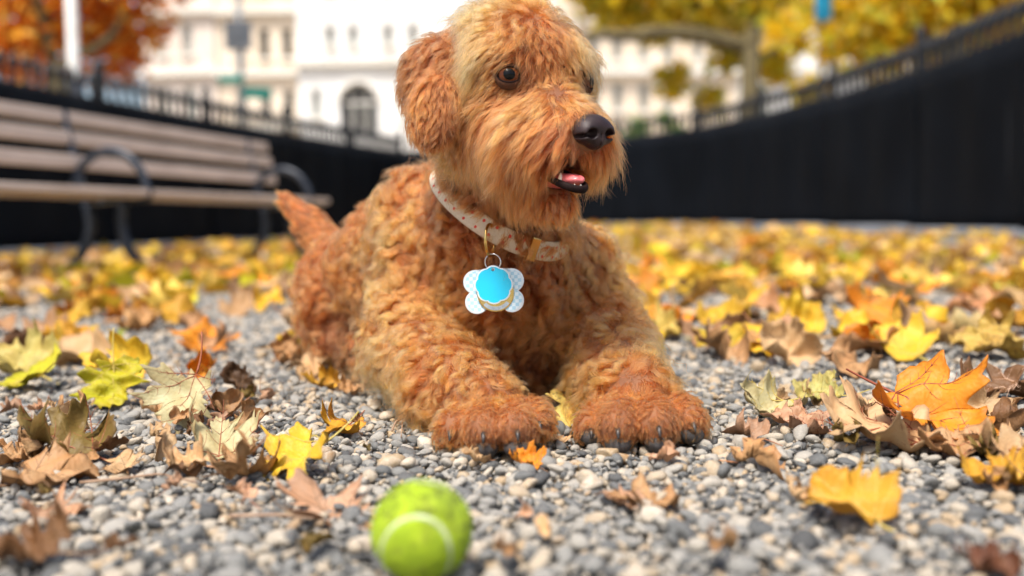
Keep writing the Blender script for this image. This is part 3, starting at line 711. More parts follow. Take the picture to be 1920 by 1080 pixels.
def tooth(p, d, L, r):
    t = MB(); d = d / np.linalg.norm(d)
    t.tube([p - d * .003, p, p + d * L * .5, p + d * L * .85, p + d * L], [r, r, r * .8, r * .4, r * .08], 8); t.build('tooth', M_['tooth'], dog, True)
tooth(H(.060, -.0275, -.1215), HU * 1 + HL * .15, .0125, .0032)
tooth(H(.060, .0015, -.1245), HU * 1 - HL * .1, .007, .0022)
for a in (-20, 4): tooth(H(.044 + .0335 * math.cos(math.radians(a)), -.0135 + .0165 * math.sin(math.radians(a)), -.1255), HU, .0034, .0015)
tooth(H(.032, -.0305, -.1135), HU + .1 * HL, .0060, .0026)

for ti, (a, b, r) in enumerate(TOES):                       # a dark claw before every toe, pads under the foremost ones
    a, b = P(*a), P(*b); d_ = b - a; d_ /= np.linalg.norm(d_); fw = V(d_[0] * .6, d_[1], 0); fw /= np.linalg.norm(fw)
    p0 = b + d_ * r * .55 + V(0, 0, .004); p2 = b + fw * (r + .0070) - V(0, 0, .0050); p1 = (p0 + p2) / 2 + V(0, 0, .0035)
    c = MB(); c.tube([p0, p1, p2], [.0036, .0030, .0010], 8); c.build('claw', M_['claw'], dog, True)
    if ti in (0, 3): continue
    c = b + fw * .009; c[2] = .0125; rx, rz = .0148, .0115; v = []; f = []; n1, n2 = 8, 14
    for i in range(n1 + 1):
        th = math.pi * i / n1
        for j in range(n2):
            ph = 2 * math.pi * j / n2; v.append(c + V(rx * math.sin(th) * math.cos(ph), rx * .9 * math.sin(th) * math.sin(ph), rz * math.cos(th)))
    for i in range(n1):
        for j in range(n2): k = (j + 1) % n2; f.append((i * n2 + j, (i + 1) * n2 + j, (i + 1) * n2 + k, i * n2 + k))
    mesh_obj('paw_pad', v, f, M_['pad'], dog)

# ------------------------------------------------------------------ collar path (needed before the fur, which lies flat under it)
def unit(a): return a / (np.linalg.norm(a, axis=-1, keepdims=True) + 1e-12)
NA, NB_ = P(925, 470, 1.38), H(-.085, 0, -.055)
COL_C = NA + .47 * (NB_ - NA)
d1 = unit(imdir(1, .62)); d2 = unit(V(-.15, 1, .55)); COL_N = unit(np.cross(d1, d2)); COL_N *= np.sign(COL_N[2])
d2 = np.cross(COL_N, d1)
COL = []
for a in np.linspace(0, 2 * math.pi, 73)[:-1]:
    d = math.cos(a) * d1 + math.sin(a) * d2; t = np.linspace(.02, .16, 141); s_ = gs(COL_C + t[:, None] * d)
    k = np.argmax(s_ > 0) if (s_ > 0).any() else 140
    COL.append(min(t[k], .125))
COL = np.array(COL)
for _ in range(6): COL = (np.roll(COL, 1) + 2 * COL + np.roll(COL, -1)) / 4
COLP = np.array([COL_C + (r + .0075) * (math.cos(a) * d1 + math.sin(a) * d2) for r, a in zip(COL, np.linspace(0, 2 * math.pi, 73)[:-1])])

# ------------------------------------------------------------------ fur
def ray_hit(x, y):
    d = unit(CR @ V((x - 960) / FPX, (540 - y) / FPX, -1)); t = .95
    for _ in range(160):
        p = CO + d * t
        if ((p < GO) | (p > GO + GH * (GN - 1))).any(): t += .004; continue
        s_ = gs(p)
        if s_ < .0008: return p
        t += max(s_ * .8, .001)
        if t > 2.1: break
    return None
# palette (linear reflectance of the coat)
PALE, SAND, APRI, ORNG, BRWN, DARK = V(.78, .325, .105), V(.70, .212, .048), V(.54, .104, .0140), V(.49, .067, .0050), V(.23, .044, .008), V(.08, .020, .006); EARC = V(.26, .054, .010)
# x, y, direction in the picture, length m, lift, curl, colour
CP = [
 (990, 18, -.2, -1, .038, .9, .6, SAND), (930, 28, -.9, -.3, .040, .8, .6, PALE), (1050, 24, .7, -.4, .038, .85, .6, SAND), (1100, 50, .8, .4, .034, .55, .25, PALE),
 (870, 40, -.9, .35, .036, .4, .3, SAND), (900, 60, -.7, .6, .040, .30, .25, PALE), (895, 100, -.45, .9, .046, .22, .15, PALE), (915, 85, -.5, .85, .044, .25, .15, PALE), (885, 140, -.4, .9, .030, .2, .15, PALE),
 (960, 50, -.5, .5, .034, .4, .3, SAND), (1000, 60, -.1, .8, .028, .4, .25, APRI), (1040, 60, .3, .8, .028, .4, .25, APRI), (1080, 80, .5, .8, .034, .45, .2, PALE), (1110, 110, .6, .8, .030, .45, .2, SAND),
 (960, 100, -.6, .35, .018, .35, .1, ORNG), (1000, 105, -.2, .7, .016, .3, .1, ORNG), (1030, 120, .1, .7, .016, .3, .1, ORNG), (1085, 115, .6, .6, .022, .35, .1, APRI),
 (925, 125, -.6, .6, .016, .2, .1, APRI), (1000, 150, -.3, .6, .009, .15, 0, BRWN), (960, 172, -.7, .5, .011, .15, 0, ORNG), (930, 175, -.9, .4, .018, .2, .05, APRI), (900, 175, -.9, .35, .024, .25, .05, SAND), (880, 200, -.8, .6, .026, .25, .05, APRI),
 (1040, 160, .1, -.8, .018, .4, .1, SAND), (1060, 185, .3, .5, .026, .4, .1, SAND), (1030, 190, -.6, .5, .034, .35, .1, SAND), (1010, 200, -.7, .6, .044, .32, .08, PALE), (980, 205, -.75, .65, .042, .34, .08, SAND), (1085, 190, .6, .6, .030, .35, .1, SAND), (1120, 205, .8, .6, .030, .35, .1, APRI),
 (1080, 215, -.2, .6, .016, .25, .05, ORNG), (1050, 225, -.7, .6, .030, .28, .05, ORNG), (1020, 235, -.7, .8, .044, .25, .05, ORNG), (990, 250, -.55, .9, .050, .28, .05, ORNG), (955, 240, -.5, .9, .048, .28, .05, APRI), (930, 260, -.3, 1, .044, .22, .06, ORNG), (905, 240, -.2, 1, .040, .22, .06, ORNG), (890, 270, -.1, 1, .040, .22, .08, APRI),
 (1010, 290, -.3, 1, .046, .25, .06, ORNG), (975, 300, -.2, 1, .046, .28, .06, ORNG), (1050, 280, -.45, .8, .022, .3, .05, ORNG), (1080, 305, -.1, .9, .013, .3, .05, ORNG), (1105, 300, .2, .9, .015, .3, .05, ORNG), (1140, 270, .6, .8, .030, .35, .08, ORNG), (1150, 300, .35, 1, .042, .3, .12, ORNG), (1130, 310, .25, 1, .036, .3, .12, ORNG),
 (1020, 320, -.25, 1, .036, .25, .06, ORNG), (1000, 340, -.2, 1, .036, .25, .06, ORNG), (960, 340, -.1, 1, .036, .28, .08, ORNG), (930, 330, -.05, 1, .034, .22, .08, ORNG), (1060, 380, .1, 1, .022, .35, .1, ORNG), (1030, 385, -.1, 1, .024, .35, .1, ORNG), (1085, 375, .3, 1, .024, .35, .12, ORNG), (990, 385, -.1, 1, .026, .3, .1, ORNG), (950, 400, -.1, 1, .026, .3, .3, BRWN), (1000, 420, 0, 1, .022, .3, .3, BRWN),
 # ear
 (860, 75, -.6, .6, .024, .45, .25, EARC), (820, 95, -.7, .7, .028, .45, .25, EARC), (780, 120, -.8, .5, .022, .35, .2, EARC), (800, 150, -.35, .9, .024, .25, .18, APRI), (840, 150, -.1, 1, .022, .22, .15, EARC), (765, 160, -.2, 1, .016, .25, .1, EARC), (800, 200, .1, 1, .018, .2, .12, APRI), (840, 200, -.1, 1, .018, .2, .12, EARC), (815, 240, -.25, 1, .013, .2, .1, EARC), (850, 235, .1, 1, .014, .2, .1, EARC),
 # neck and chest
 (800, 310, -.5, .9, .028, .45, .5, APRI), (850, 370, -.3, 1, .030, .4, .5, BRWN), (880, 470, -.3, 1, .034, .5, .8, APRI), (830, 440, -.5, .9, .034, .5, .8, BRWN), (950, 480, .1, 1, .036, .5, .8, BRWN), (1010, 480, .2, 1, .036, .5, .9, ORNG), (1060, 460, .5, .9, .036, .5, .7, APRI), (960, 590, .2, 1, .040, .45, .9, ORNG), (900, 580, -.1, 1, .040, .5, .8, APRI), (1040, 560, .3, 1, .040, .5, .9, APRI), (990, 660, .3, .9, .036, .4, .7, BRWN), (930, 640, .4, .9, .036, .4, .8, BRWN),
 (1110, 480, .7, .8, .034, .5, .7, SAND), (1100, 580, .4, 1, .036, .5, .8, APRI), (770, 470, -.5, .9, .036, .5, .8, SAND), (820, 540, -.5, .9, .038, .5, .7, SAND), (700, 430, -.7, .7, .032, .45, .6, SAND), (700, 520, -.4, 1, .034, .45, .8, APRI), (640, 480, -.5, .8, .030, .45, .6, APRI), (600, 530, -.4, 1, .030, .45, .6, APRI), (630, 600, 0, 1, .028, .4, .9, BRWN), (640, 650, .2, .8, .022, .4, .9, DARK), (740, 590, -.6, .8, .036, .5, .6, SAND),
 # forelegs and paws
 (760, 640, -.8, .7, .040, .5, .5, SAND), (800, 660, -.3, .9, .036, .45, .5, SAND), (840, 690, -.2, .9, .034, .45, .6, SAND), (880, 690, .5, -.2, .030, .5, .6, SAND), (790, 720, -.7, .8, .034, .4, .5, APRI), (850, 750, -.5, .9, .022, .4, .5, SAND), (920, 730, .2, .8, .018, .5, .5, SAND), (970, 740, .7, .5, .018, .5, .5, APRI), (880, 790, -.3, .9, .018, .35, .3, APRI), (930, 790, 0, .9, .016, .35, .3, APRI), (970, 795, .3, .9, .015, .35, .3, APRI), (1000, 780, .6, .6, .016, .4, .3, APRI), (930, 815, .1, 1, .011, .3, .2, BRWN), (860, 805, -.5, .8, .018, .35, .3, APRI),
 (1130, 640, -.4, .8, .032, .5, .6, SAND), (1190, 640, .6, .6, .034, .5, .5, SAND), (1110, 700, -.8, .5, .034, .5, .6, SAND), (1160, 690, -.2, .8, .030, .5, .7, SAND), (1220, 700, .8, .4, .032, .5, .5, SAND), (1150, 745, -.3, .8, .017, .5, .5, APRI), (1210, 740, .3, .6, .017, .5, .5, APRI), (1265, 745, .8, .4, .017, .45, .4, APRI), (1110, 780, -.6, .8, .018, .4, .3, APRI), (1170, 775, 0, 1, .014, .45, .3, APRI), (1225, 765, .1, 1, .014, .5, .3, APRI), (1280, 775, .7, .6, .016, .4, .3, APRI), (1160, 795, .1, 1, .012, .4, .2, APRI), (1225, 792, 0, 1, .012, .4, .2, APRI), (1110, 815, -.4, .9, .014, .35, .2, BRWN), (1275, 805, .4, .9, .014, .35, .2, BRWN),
 (890, 806, 0, 1, .004, .2, 0, BRWN), (938, 808, 0, 1, .004, .2, 0, BRWN), (986, 800, .2, 1, .004, .2, 0, BRWN), (1137, 802, 0, 1, .004, .2, 0, BRWN), (1196, 798, 0, 1, .004, .2, 0, BRWN), (1254, 794, .2, 1, .004, .2, 0, BRWN), (888, 788, 0, 1, .007, .2, 0, APRI), (937, 788, 0, 1, .007, .2, 0, APRI), (1195, 778, 0, 1, .007, .2, 0, APRI), (1140, 782, 0, 1, .007, .2, 0, APRI), (1249, 774, .2, 1, .007, .2, 0, APRI),  # short fur between toes: stained brown, with the clefts' shade painted in
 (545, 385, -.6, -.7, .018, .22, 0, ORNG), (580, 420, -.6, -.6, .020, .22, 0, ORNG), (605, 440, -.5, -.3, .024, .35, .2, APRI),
]
cpos, cflow, cprm, ccol = [], [], [], []
for (x, y, dx, dy, L, lift, curl, col) in CP:
    h = ray_hit(x, y)
    if h is None: continue
    n = ggrad(h[None])[0]; fl = imdir(dx, dy); fl = unit(fl - n * (fl @ n) * .9)
    cpos.append(h); cflow.append(fl); cprm.append((L, lift, curl)); ccol.append(col)
cpos, cflow, cprm, ccol = map(np.array, (cpos, cflow, cprm, ccol))
print('control points', len(cpos), 'of', len(CP))
GDEF = {'body': ((-.30, .40, -.85), .034, .5, .8, APRI), 'rump': ((-.2, .3, -1), .030, .45, .8, APRI), 'tail': (tuple(P(535, 375, 1.88) - P(622, 470, 1.82)), .020, .22, .0, ORNG),
        'neck': ((-.2, .3, -1), .032, .45, .6, APRI), 'shoulder': ((0, 0, -1), .036, .5, .7, SAND), 'leg': ((0, -.4, -.8), .030, .45, .5, SAND), 'paw': ((0, -.7, -.7), .015, .35, .3, APRI),
        'head': ((-.5, .5, -.4), .030, .4, .3, SAND), 'muzzle': ((0, 0, -1), .040, .3, .1, ORNG), 'chin': ((0, 0, -1), .032, .3, .1, ORNG), 'ear': ((0, 0, -1), .018, .25, .15, BRWN)}
def hair_params(r, n):
    D = np.stack([d_prim(p, r) for p in PR], 1); w = np.exp(-np.clip(D, -.02, 1) / .008); w /= w.sum(1, keepdims=True)
    gi = np.array([GROUPS.index(p[1]) for p in PR]); dom = gi[np.argmin(D, 1)]
    gf = np.array([unit(V(*GDEF[p[1]][0])) for p in PR]); gp = np.array([GDEF[p[1]][1:4] for p in PR]); gc = np.array([GDEF[p[1]][4] for p in PR])
    fl, pm, co = w @ gf, w @ gp, w @ gc
    d2_ = ((r ** 2).sum(1)[:, None] + (cpos ** 2).sum(1)[None] - 2 * r @ cpos.T)
    hd = np.isin(dom, [GROUPS.index(g) for g in ('head', 'muzzle', 'chin', 'ear', 'paw')])
    sg = np.where(hd, .013, .026)[:, None]
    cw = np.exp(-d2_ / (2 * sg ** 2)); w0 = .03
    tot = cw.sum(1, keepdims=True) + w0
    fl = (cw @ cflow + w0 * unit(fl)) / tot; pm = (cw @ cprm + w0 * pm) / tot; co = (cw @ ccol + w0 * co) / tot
    return fl, pm, co, dom
NK = np.random.default_rng(3).normal(size=(3, 7, 3)); NPH = np.random.default_rng(4).uniform(0, 6.28, (3, 7))
def vnoise(x, scale):                          # smooth vector noise
    return np.stack([np.sin((x / scale) @ NK[i].T + NPH[i]).sum(1) / 2.6 for i in range(3)], 1)
KP = 9
def strands(r, n, fl, pm, seed):
    g = np.random.default_rng(seed); L, lift, curl = pm[:, 0].copy(), pm[:, 1], pm[:, 2]
    fl = fl + vnoise(r, .016) * (.16 + .75 * curl)[:, None]
    fl = unit(fl - n * (fl * n).sum(1, keepdims=True))
    out = np.empty((len(r), KP, 3)); p = r - n * .0015; out[:, 0] = p
    step = (L / (KP - 1))[:, None]
    for k in range(1, KP):
        t = k / (KP - 1)
        d = unit(fl + n * (lift * (1.9 - 1.75 * t))[:, None] + V(0, 0, -1) * (.65 * t * np.clip(L / .03, .3, 1.8) * (1 - .45 * curl))[:, None])
        p = p + d * step
        if k >= 2:
            s_ = gs(p); b = s_ < .0015
            if b.any(): p = p.copy(); p[b] += ggrad(p[b]) * (.0015 - s_[b] + .001)[:, None]
        p = p.copy(); low = p[:, 2] < .003; p[low, 2] = .003 + .2 * np.abs(p[low, 2] - .003) * 0
        out[:, k] = p
    return out
def curlify(S, r, n, pm, ph, wl, amp):
    L, curl = pm[:, 0], pm[:, 2]; t = np.linspace(0, 1, KP)
    tan = unit(np.gradient(S, axis=1)); b = unit(np.cross(tan, n[:, None, :])); c2 = np.cross(b, tan)
    a = (ph[:, None] + 2 * math.pi * t[None] * (L / wl)[:, None])
    A = (amp * np.minimum(curl, 1) + .0006)[:, None] * np.sqrt(t)[None]
    return S + b * (np.sin(a) * A)[..., None] + c2 * (np.cos(a) * A * .7)[..., None]

tri = np.concatenate([DF[:, [0, 1, 2]], DF[:, [0, 2, 3]]])
TA, TB, TC = DV[tri[:, 0]], DV[tri[:, 1]], DV[tri[:, 2]]
ar = np.linalg.norm(np.cross(TB - TA, TC - TA), axis=1) / 2
cen_ = (TA + TB + TC) / 3; nn = unit(np.cross(TB - TA, TC - TA))
print('area', ar.sum())
seen = (unit(CO - cen_) * nn).sum(1)
hdist = np.linalg.norm(cen_ - HM, axis=1)
wgt = ar * np.where(seen > -.35, 1.0, .30) * np.where(hdist < .20, 1.5, 1.0) * np.where(cen_[:, 1] > 1.55, .6, 1.0)
def roots(Nn, seed):
    g = np.random.default_rng(seed); k = g.choice(len(tri), Nn, p=wgt / wgt.sum()); u, v = g.random(Nn), g.random(Nn); m = u + v > 1; u[m], v[m] = 1 - u[m], 1 - v[m]
    r = TA[k] + u[:, None] * (TB[k] - TA[k]) + v[:, None] * (TC[k] - TA[k])
    n = ggrad(r)
    ok = r[:, 2] > .006
    ok &= np.linalg.norm(((r - MOUTH_C) @ HB.T) / (MOUTH_R + .0015), axis=1) > 1
    for e, s in zip(EYES, (-1, 1)): ok &= np.linalg.norm(r - (e + .008 * HF + s * .006 * HL), axis=1) > .0128
    ok &= np.linalg.norm((r - NOSE) @ HB.T / V(.027, .0225, .0185), axis=1) > 1
    # lip rim stays bare
    q = (r - H(.044, -.0135, -.1245)) @ HB.T
    ok &= ~((np.abs(q[:, 2]) < .0035) & (np.hypot(q[:, 0] / .043, q[:, 1] / .025) < 1.05) & (q[:, 0] > -.02))
    return r[ok], n[ok]
NS = int(os.environ.get('DOGFUR', 270000))
def near_collar(x):
    q = x - COL_C; h = q @ COL_N; return np.exp(-((h + .003) / .0095) ** 2) * (np.linalg.norm(q, axis=1) < .16)
def capsule_kill(S, a, b, r):
    q = S - a; ba = b - a; h = np.clip((q @ ba) / (ba @ ba), 0, 1); return (np.linalg.norm(q - h[..., None] * ba, axis=-1) < r)
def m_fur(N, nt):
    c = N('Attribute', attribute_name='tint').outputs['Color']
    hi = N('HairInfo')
    root = mixc(N, 1.0, c, (.36, .25, .19), 'MULTIPLY')  # redder coat at the roots, darkened further to paint in shade between locks
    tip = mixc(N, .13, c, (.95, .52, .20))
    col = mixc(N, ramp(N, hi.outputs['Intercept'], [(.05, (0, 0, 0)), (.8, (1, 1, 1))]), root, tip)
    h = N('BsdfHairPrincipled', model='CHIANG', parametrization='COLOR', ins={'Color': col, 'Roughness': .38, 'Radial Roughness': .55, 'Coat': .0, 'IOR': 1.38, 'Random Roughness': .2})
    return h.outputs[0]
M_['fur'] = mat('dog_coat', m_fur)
def add_curves(name, S, rad, col, mt, parent):
    cu = bpy.data.hair_curves.new(name); n, k = S.shape[:2]
    cu.add_curves([k] * n)
    cu.attributes['position'].data.foreach_set('vector', S.astype(np.float32).ravel())
    ra = cu.attributes.get('radius') or cu.attributes.new('radius', 'FLOAT', 'POINT')
    prof = (1 - np.linspace(0, 1, k) ** 2.2 * .82)
    ra.data.foreach_set('value', (rad[:, None] * prof[None]).astype(np.float32).ravel())
    ca = cu.attributes.new('tint', 'FLOAT_COLOR', 'CURVE')
    ca.data.foreach_set('color', np.concatenate([col, np.ones((n, 1))], 1).astype(np.float32).ravel())
    cu.materials.append(mt)
    return link(bpy.data.objects.new(name, cu), parent)
LENF = dict(body=1.3, rump=1.25, tail=1.1, neck=1.25, shoulder=1.3, leg=1.25, paw=.85, head=1.35, muzzle=1.2, chin=1.0, ear=1.2)
def grow():
    r, n = roots(NS, 11); gr, gn = roots(int(NS / 11), 12); gd0 = np.argmin(np.stack([d_prim(p, gr) for p in PR], 1), 1); hd0 = np.array([p[1] in ('head', 'muzzle', 'chin', 'ear', 'paw') for p in PR])[gd0]; kq = np.array([{'muzzle': .40, 'chin': .45, 'head': .65, 'ear': .6, 'paw': .7}.get(p[1], .19) for p in PR])[gd0]; kp0 = np.random.default_rng(5).random(len(gr)) < kq; gr, gn = gr[kp0], gn[kp0]
    def prm(r, n, seed):
        g = np.random.default_rng(seed)
        fl, pm, co, dom = hair_params(r, n)
        lf = np.array([LENF[x] for x in GROUPS])[dom]; pm[:, 0] *= lf; bdy = np.isin(dom, [GROUPS.index(x) for x in ('body', 'rump', 'neck', 'shoulder', 'leg')]); tn = vnoise(r, .022); pm[:, 0] *= 1 + np.where(bdy, .34, .12) * np.clip(tn[:, 0], -1.2, 1.2); pm[:, 1] *= 1 + np.where(bdy, .45, .15) * np.clip(tn[:, 1], -1.2, 1.2); nc = near_collar(r); pm[:, 0] *= 1 - .72 * nc; pm[:, 1] *= 1 - .7 * nc; pm[:, 2] *= 1 - .8 * nc
        return fl, pm, co, dom
    gfl, gpm, gco, gdom = prm(gr, gn, 1)
    g = np.random.default_rng(21)
    gpm[:, 0] *= g.uniform(.65, 1.3, len(gr)); gfl = gfl + g.normal(0, .55, gfl.shape) * (.22 + 1.1 * gpm[:, 2:3]); gpm[:, 1] *= g.uniform(.55, 1.6, len(gr))
    GS = strands(gr, gn, gfl, gpm, 1)
    gph = g.uniform(0, 6.28, len(gr)); gwl = g.uniform(.018, .034, len(gr))
    GS = curlify(GS, gr, gn, gpm, gph, gwl, .0088)
    fl, pm, co, dom = prm(r, n, 2)
    kd = kdtree.KDTree(len(gr))
    for i, q in enumerate(gr): kd.insert(q, i)
    kd.balance()
    near = np.array([kd.find(q)[1] for q in r])
    g = np.random.default_rng(22); N_ = len(r)
    ratio = g.uniform(.62, 1.08, N_); stray = g.random(N_) < .045
    ratio[stray] *= g.uniform(1.0, 1.65, stray.sum())
    pm[:, 0] = (.35 * pm[:, 0] + .65 * gpm[near, 0]) * ratio
    fl = fl + g.normal(0, .10, fl.shape)
    S = strands(r, n, fl, pm, 2)
    S = curlify(S, r, n, pm, gph[near] + g.normal(0, .5, N_), gwl[near], .0080)
    t = np.linspace(0, 1, KP)
    # follow the clump's guide, sampled at this strand's own length
    f_ = np.clip(pm[:, 0] / np.maximum(gpm[near, 0], 1e-4), 0, 1)[:, None] * t[None] * (KP - 1)
    i0 = np.minimum(f_.astype(int), KP - 2); w = (f_ - i0)[..., None]
    GT = GS[near[:, None], i0] * (1 - w) + GS[near[:, None], i0 + 1] * w
    hd1 = np.isin(dom, [GROUPS.index(x) for x in ('head', 'muzzle', 'chin', 'ear')]); tap = np.where(hd1, .90, .955)[:, None] * (t ** .75)[None]; off = (r - gr[near])[:, None, :] * (1 - tap)[..., None]
    c = (.97 * t ** .36)[None, :, None] * np.where(stray, .25, g.uniform(.7, 1, N_))[:, None, None]
    S = S * (1 - c) + (GT + off) * c
    S[:, 0] = r - n * .0015
    S += g.normal(0, 1, S.shape) * (.0004 * t)[None, :, None] + (g.normal(0, .045, (N_, 1, 3)) * pm[:, 0, None, None]) * (t ** 2)[None, :, None]
    # keep eyes, nose and the open mouth free
    bad = np.zeros(N_, bool)
    for e, s in zip(EYES, (-1, 1)):
        gz = unit(HF * .62 + s * HL * .62); bad |= capsule_kill(S, e + .006 * gz, e + .05 * gz, .0078 if s < 0 else .0045).any(1)
        bad |= capsule_kill(S, e, e + .02 * unit(CO - e), .0072 if s < 0 else .0035).any(1)
    bad |= capsule_kill(S, NOSE, NOSE + .03 * HF - .001 * HU, .0175).any(1)
    bad |= (capsule_kill(S, H(.055, -.013, -.1145), H(.13, -.040, -.1165), .0105)).any(1) & (g.random(N_) < .97)
    keep = ~bad
    S, co, dom, near = S[keep], co[keep], dom[keep], near[keep]
    gold = np.isin(dom, [GROUPS.index(x) for x in ('head', 'muzzle')]) & (g.random(len(co)) < .06); co[gold] = co[gold] * .3 + .7 * PALE
    cl = .62 + .85 * g.random(len(gr)) ** 1.3; mz = np.isin(gdom, [GROUPS.index(x) for x in ('muzzle', 'head', 'chin')]); cl[mz] = .45 + 1.15 * g.random(mz.sum()) ** 1.2; hue = g.normal(0, .06, len(gr))
    co = co * (cl[near] * g.uniform(.86, 1.14, len(co)))[:, None]
    patch = vnoise(S[:, 0], .03)[:, 0]; k = np.clip(.5 + .5 * patch + hue[near], 0, 1)[:, None]
    co = co * (1 - .25 * k) + .25 * k * co * V(1.12, .80, .60)
    co = np.clip(co, .004, .92)
    rad = np.where(np.isin(dom, [GROUPS.index(x) for x in ('head', 'muzzle', 'chin', 'ear', 'paw')]), .00017, .00021) * g.uniform(.7, 1.25, len(co))
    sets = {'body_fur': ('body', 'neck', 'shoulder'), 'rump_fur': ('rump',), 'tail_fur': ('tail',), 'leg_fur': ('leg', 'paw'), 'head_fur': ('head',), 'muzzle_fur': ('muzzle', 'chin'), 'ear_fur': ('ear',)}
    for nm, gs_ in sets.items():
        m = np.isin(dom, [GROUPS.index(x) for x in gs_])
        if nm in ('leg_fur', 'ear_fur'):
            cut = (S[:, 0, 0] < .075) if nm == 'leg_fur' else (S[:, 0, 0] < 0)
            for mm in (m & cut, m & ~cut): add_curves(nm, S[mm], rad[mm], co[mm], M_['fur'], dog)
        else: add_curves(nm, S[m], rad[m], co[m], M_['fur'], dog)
    print('strands', len(S))
grow()
# ------------------------------------------------------------------ collar, rings and tags
def m_collar(N, nt):
    tc = N('TexCoord').outputs['Object']; n = N('TexNoise', ins={'Vector': tc, 'Scale': 900, 'Detail': 2})
    p = N('BsdfPrincipled', ins={'Base Color': ramp(N, n.outputs[0], [(.3, (.52, .42, .30)), (.7, (.66, .56, .43))]), 'Roughness': .8})
    b = N('Bump', ins={'Strength': .4, 'Distance': .0005, 'Height': n.outputs[0]}); nt.links.new(b.outputs[0], p.inputs['Normal']); return p.outputs[0]
M_['collar'] = mat('cream_collar_cloth', m_collar); M_['dot'] = noisy('red_print', (.50, .03, .02), (.62, .06, .04), 300, .8)
M_['gold'] = noisy('brass', (.62, .40, .12), (.74, .52, .20), 60, .22, 1.0); M_['silver'] = noisy('steel_ring', (.55, .55, .56), (.70, .70, .72), 60, .2, 1.0)
M_['cyan'] = noisy('cyan_enamel', (.0, .47, .72), (.0, .52, .78), 20, .30, coat=.4); M_['rimwhite'] = noisy('pale_tag_edge', (.62, .68, .70), (.72, .77, .78), 40, .35, .3)
M_['ink'] = noisy('dark_engraving', (.05, .05, .05), (.09, .08, .07), 50, .5)
def m_check(N, nt):
    tc = N('TexCoord').outputs['Object']; c = N('TexChecker', ins={'Vector': tc, 'Scale': 240, 'Color1': (.66, .80, .86, 1), 'Color2': (.36, .62, .76, 1)})
    return N('BsdfPrincipled', ins={'Base Color': c.outputs[0], 'Roughness': .3, 'Coat Weight': .4}).outputs[0]
M_['check'] = mat('pale_checked_enamel', m_check)
nC = len(COLP); cen_c = COLP.mean(0); CW = .0255
collar = empty('dog_collar', tuple(cen_c)); tag(collar, 'cream dog collar printed with small red dots round the dog\'s neck', 'collar')
def cring(i): i = i % nC; t = unit(COLP[(i + 1) % nC] - COLP[i - 1]); o_ = unit(COLP[i] - COL_C); ax = unit(COL_N + .10 * o_ * 0); return COLP[i] - cen_c, t, unit(np.cross(t, ax)) * np.sign(np.cross(t, ax) @ o_), ax
bv, bf = [], []
for i in range(nC):
    c, t, o_, ax = cring(i); slope = .38
    axx = unit(ax - o_ * slope)                       # the band lies on the cone of the neck
    on = unit(o_ + ax * slope)
    for (h, d) in ((-.5, 0), (-.46, .0013), (-.2, .0018), (.2, .0018), (.46, .0013), (.5, 0), (.46, -.0013), (-.46, -.0013)): bv.append(c + axx * h * CW + on * d)
for i in range(nC):
    for k in range(8): bf.append((i * 8 + k, ((i + 1) % nC) * 8 + k, ((i + 1) % nC) * 8 + (k + 1) % 8, i * 8 + (k + 1) % 8))
band = mesh_obj('band', bv, bf, M_['collar'], collar)
gd = np.random.default_rng(9)
for j in range(nC * 1):
    for row, off_ in ((-.24, 0), (.22, .5)):
        if (j + int(row * 10)) % 2: continue
        c, t, o_, ax = cring(j); axx = unit(ax - o_ * .38); on = unit(o_ + ax * .38)
        p = c + axx * (row + gd.uniform(-.05, .05)) * CW + t * (off_ * .009) + on * .00175; r = gd.uniform(.0015, .0022)
        d = MB(); n = 10; d.add([p + on * .0003] + [p + r * (math.cos(a) * t + 1.15 * math.sin(a) * axx) for a in np.linspace(0, 2 * math.pi, n + 1)[:-1]], [(0, 1 + k, 1 + (k + 1) % n) for k in range(n)])
        d.build('dot', M_['dot'], band)
# where the ring hangs: the collar point that the camera sees near the front of the throat
def proj(p): q = CR.T @ (np.asarray(p) - CO); return 960 + FPX * q[0] / -q[2], 540 - FPX * q[1] / -q[2]
vis = [i for i in range(nC) if (COLP[i] - COL_C) @ (CO - COL_C) > 0]
iR = min(vis, key=lambda i: abs(proj(COLP[i])[0] - 918))
iB = min(vis, key=lambda i: abs(proj(COLP[i])[0] - 995))
print('collar ring at', proj(COLP[iR]), [tuple(round(v) for v in proj(COLP[i])) for i in vis][::4])
c, t, o_, ax = cring(iB); bk = MB(); bk.box(c + unit(o_ + ax * .38) * .004, .012, .030, .006, [t, unit(ax - o_ * .38), unit(o_ + ax * .38)], .0015); bk.build('buckle', M_['gold'], collar)
c, t, o_, ax = cring(iR); fr_o = unit(CO - COLP[iR]); fr_o = unit(fr_o - V(0, 0, fr_o[2])); sideways = unit(np.cross(V(0, 0, 1), fr_o))
rc = c + o_ * .008 - V(0, 0, .009)
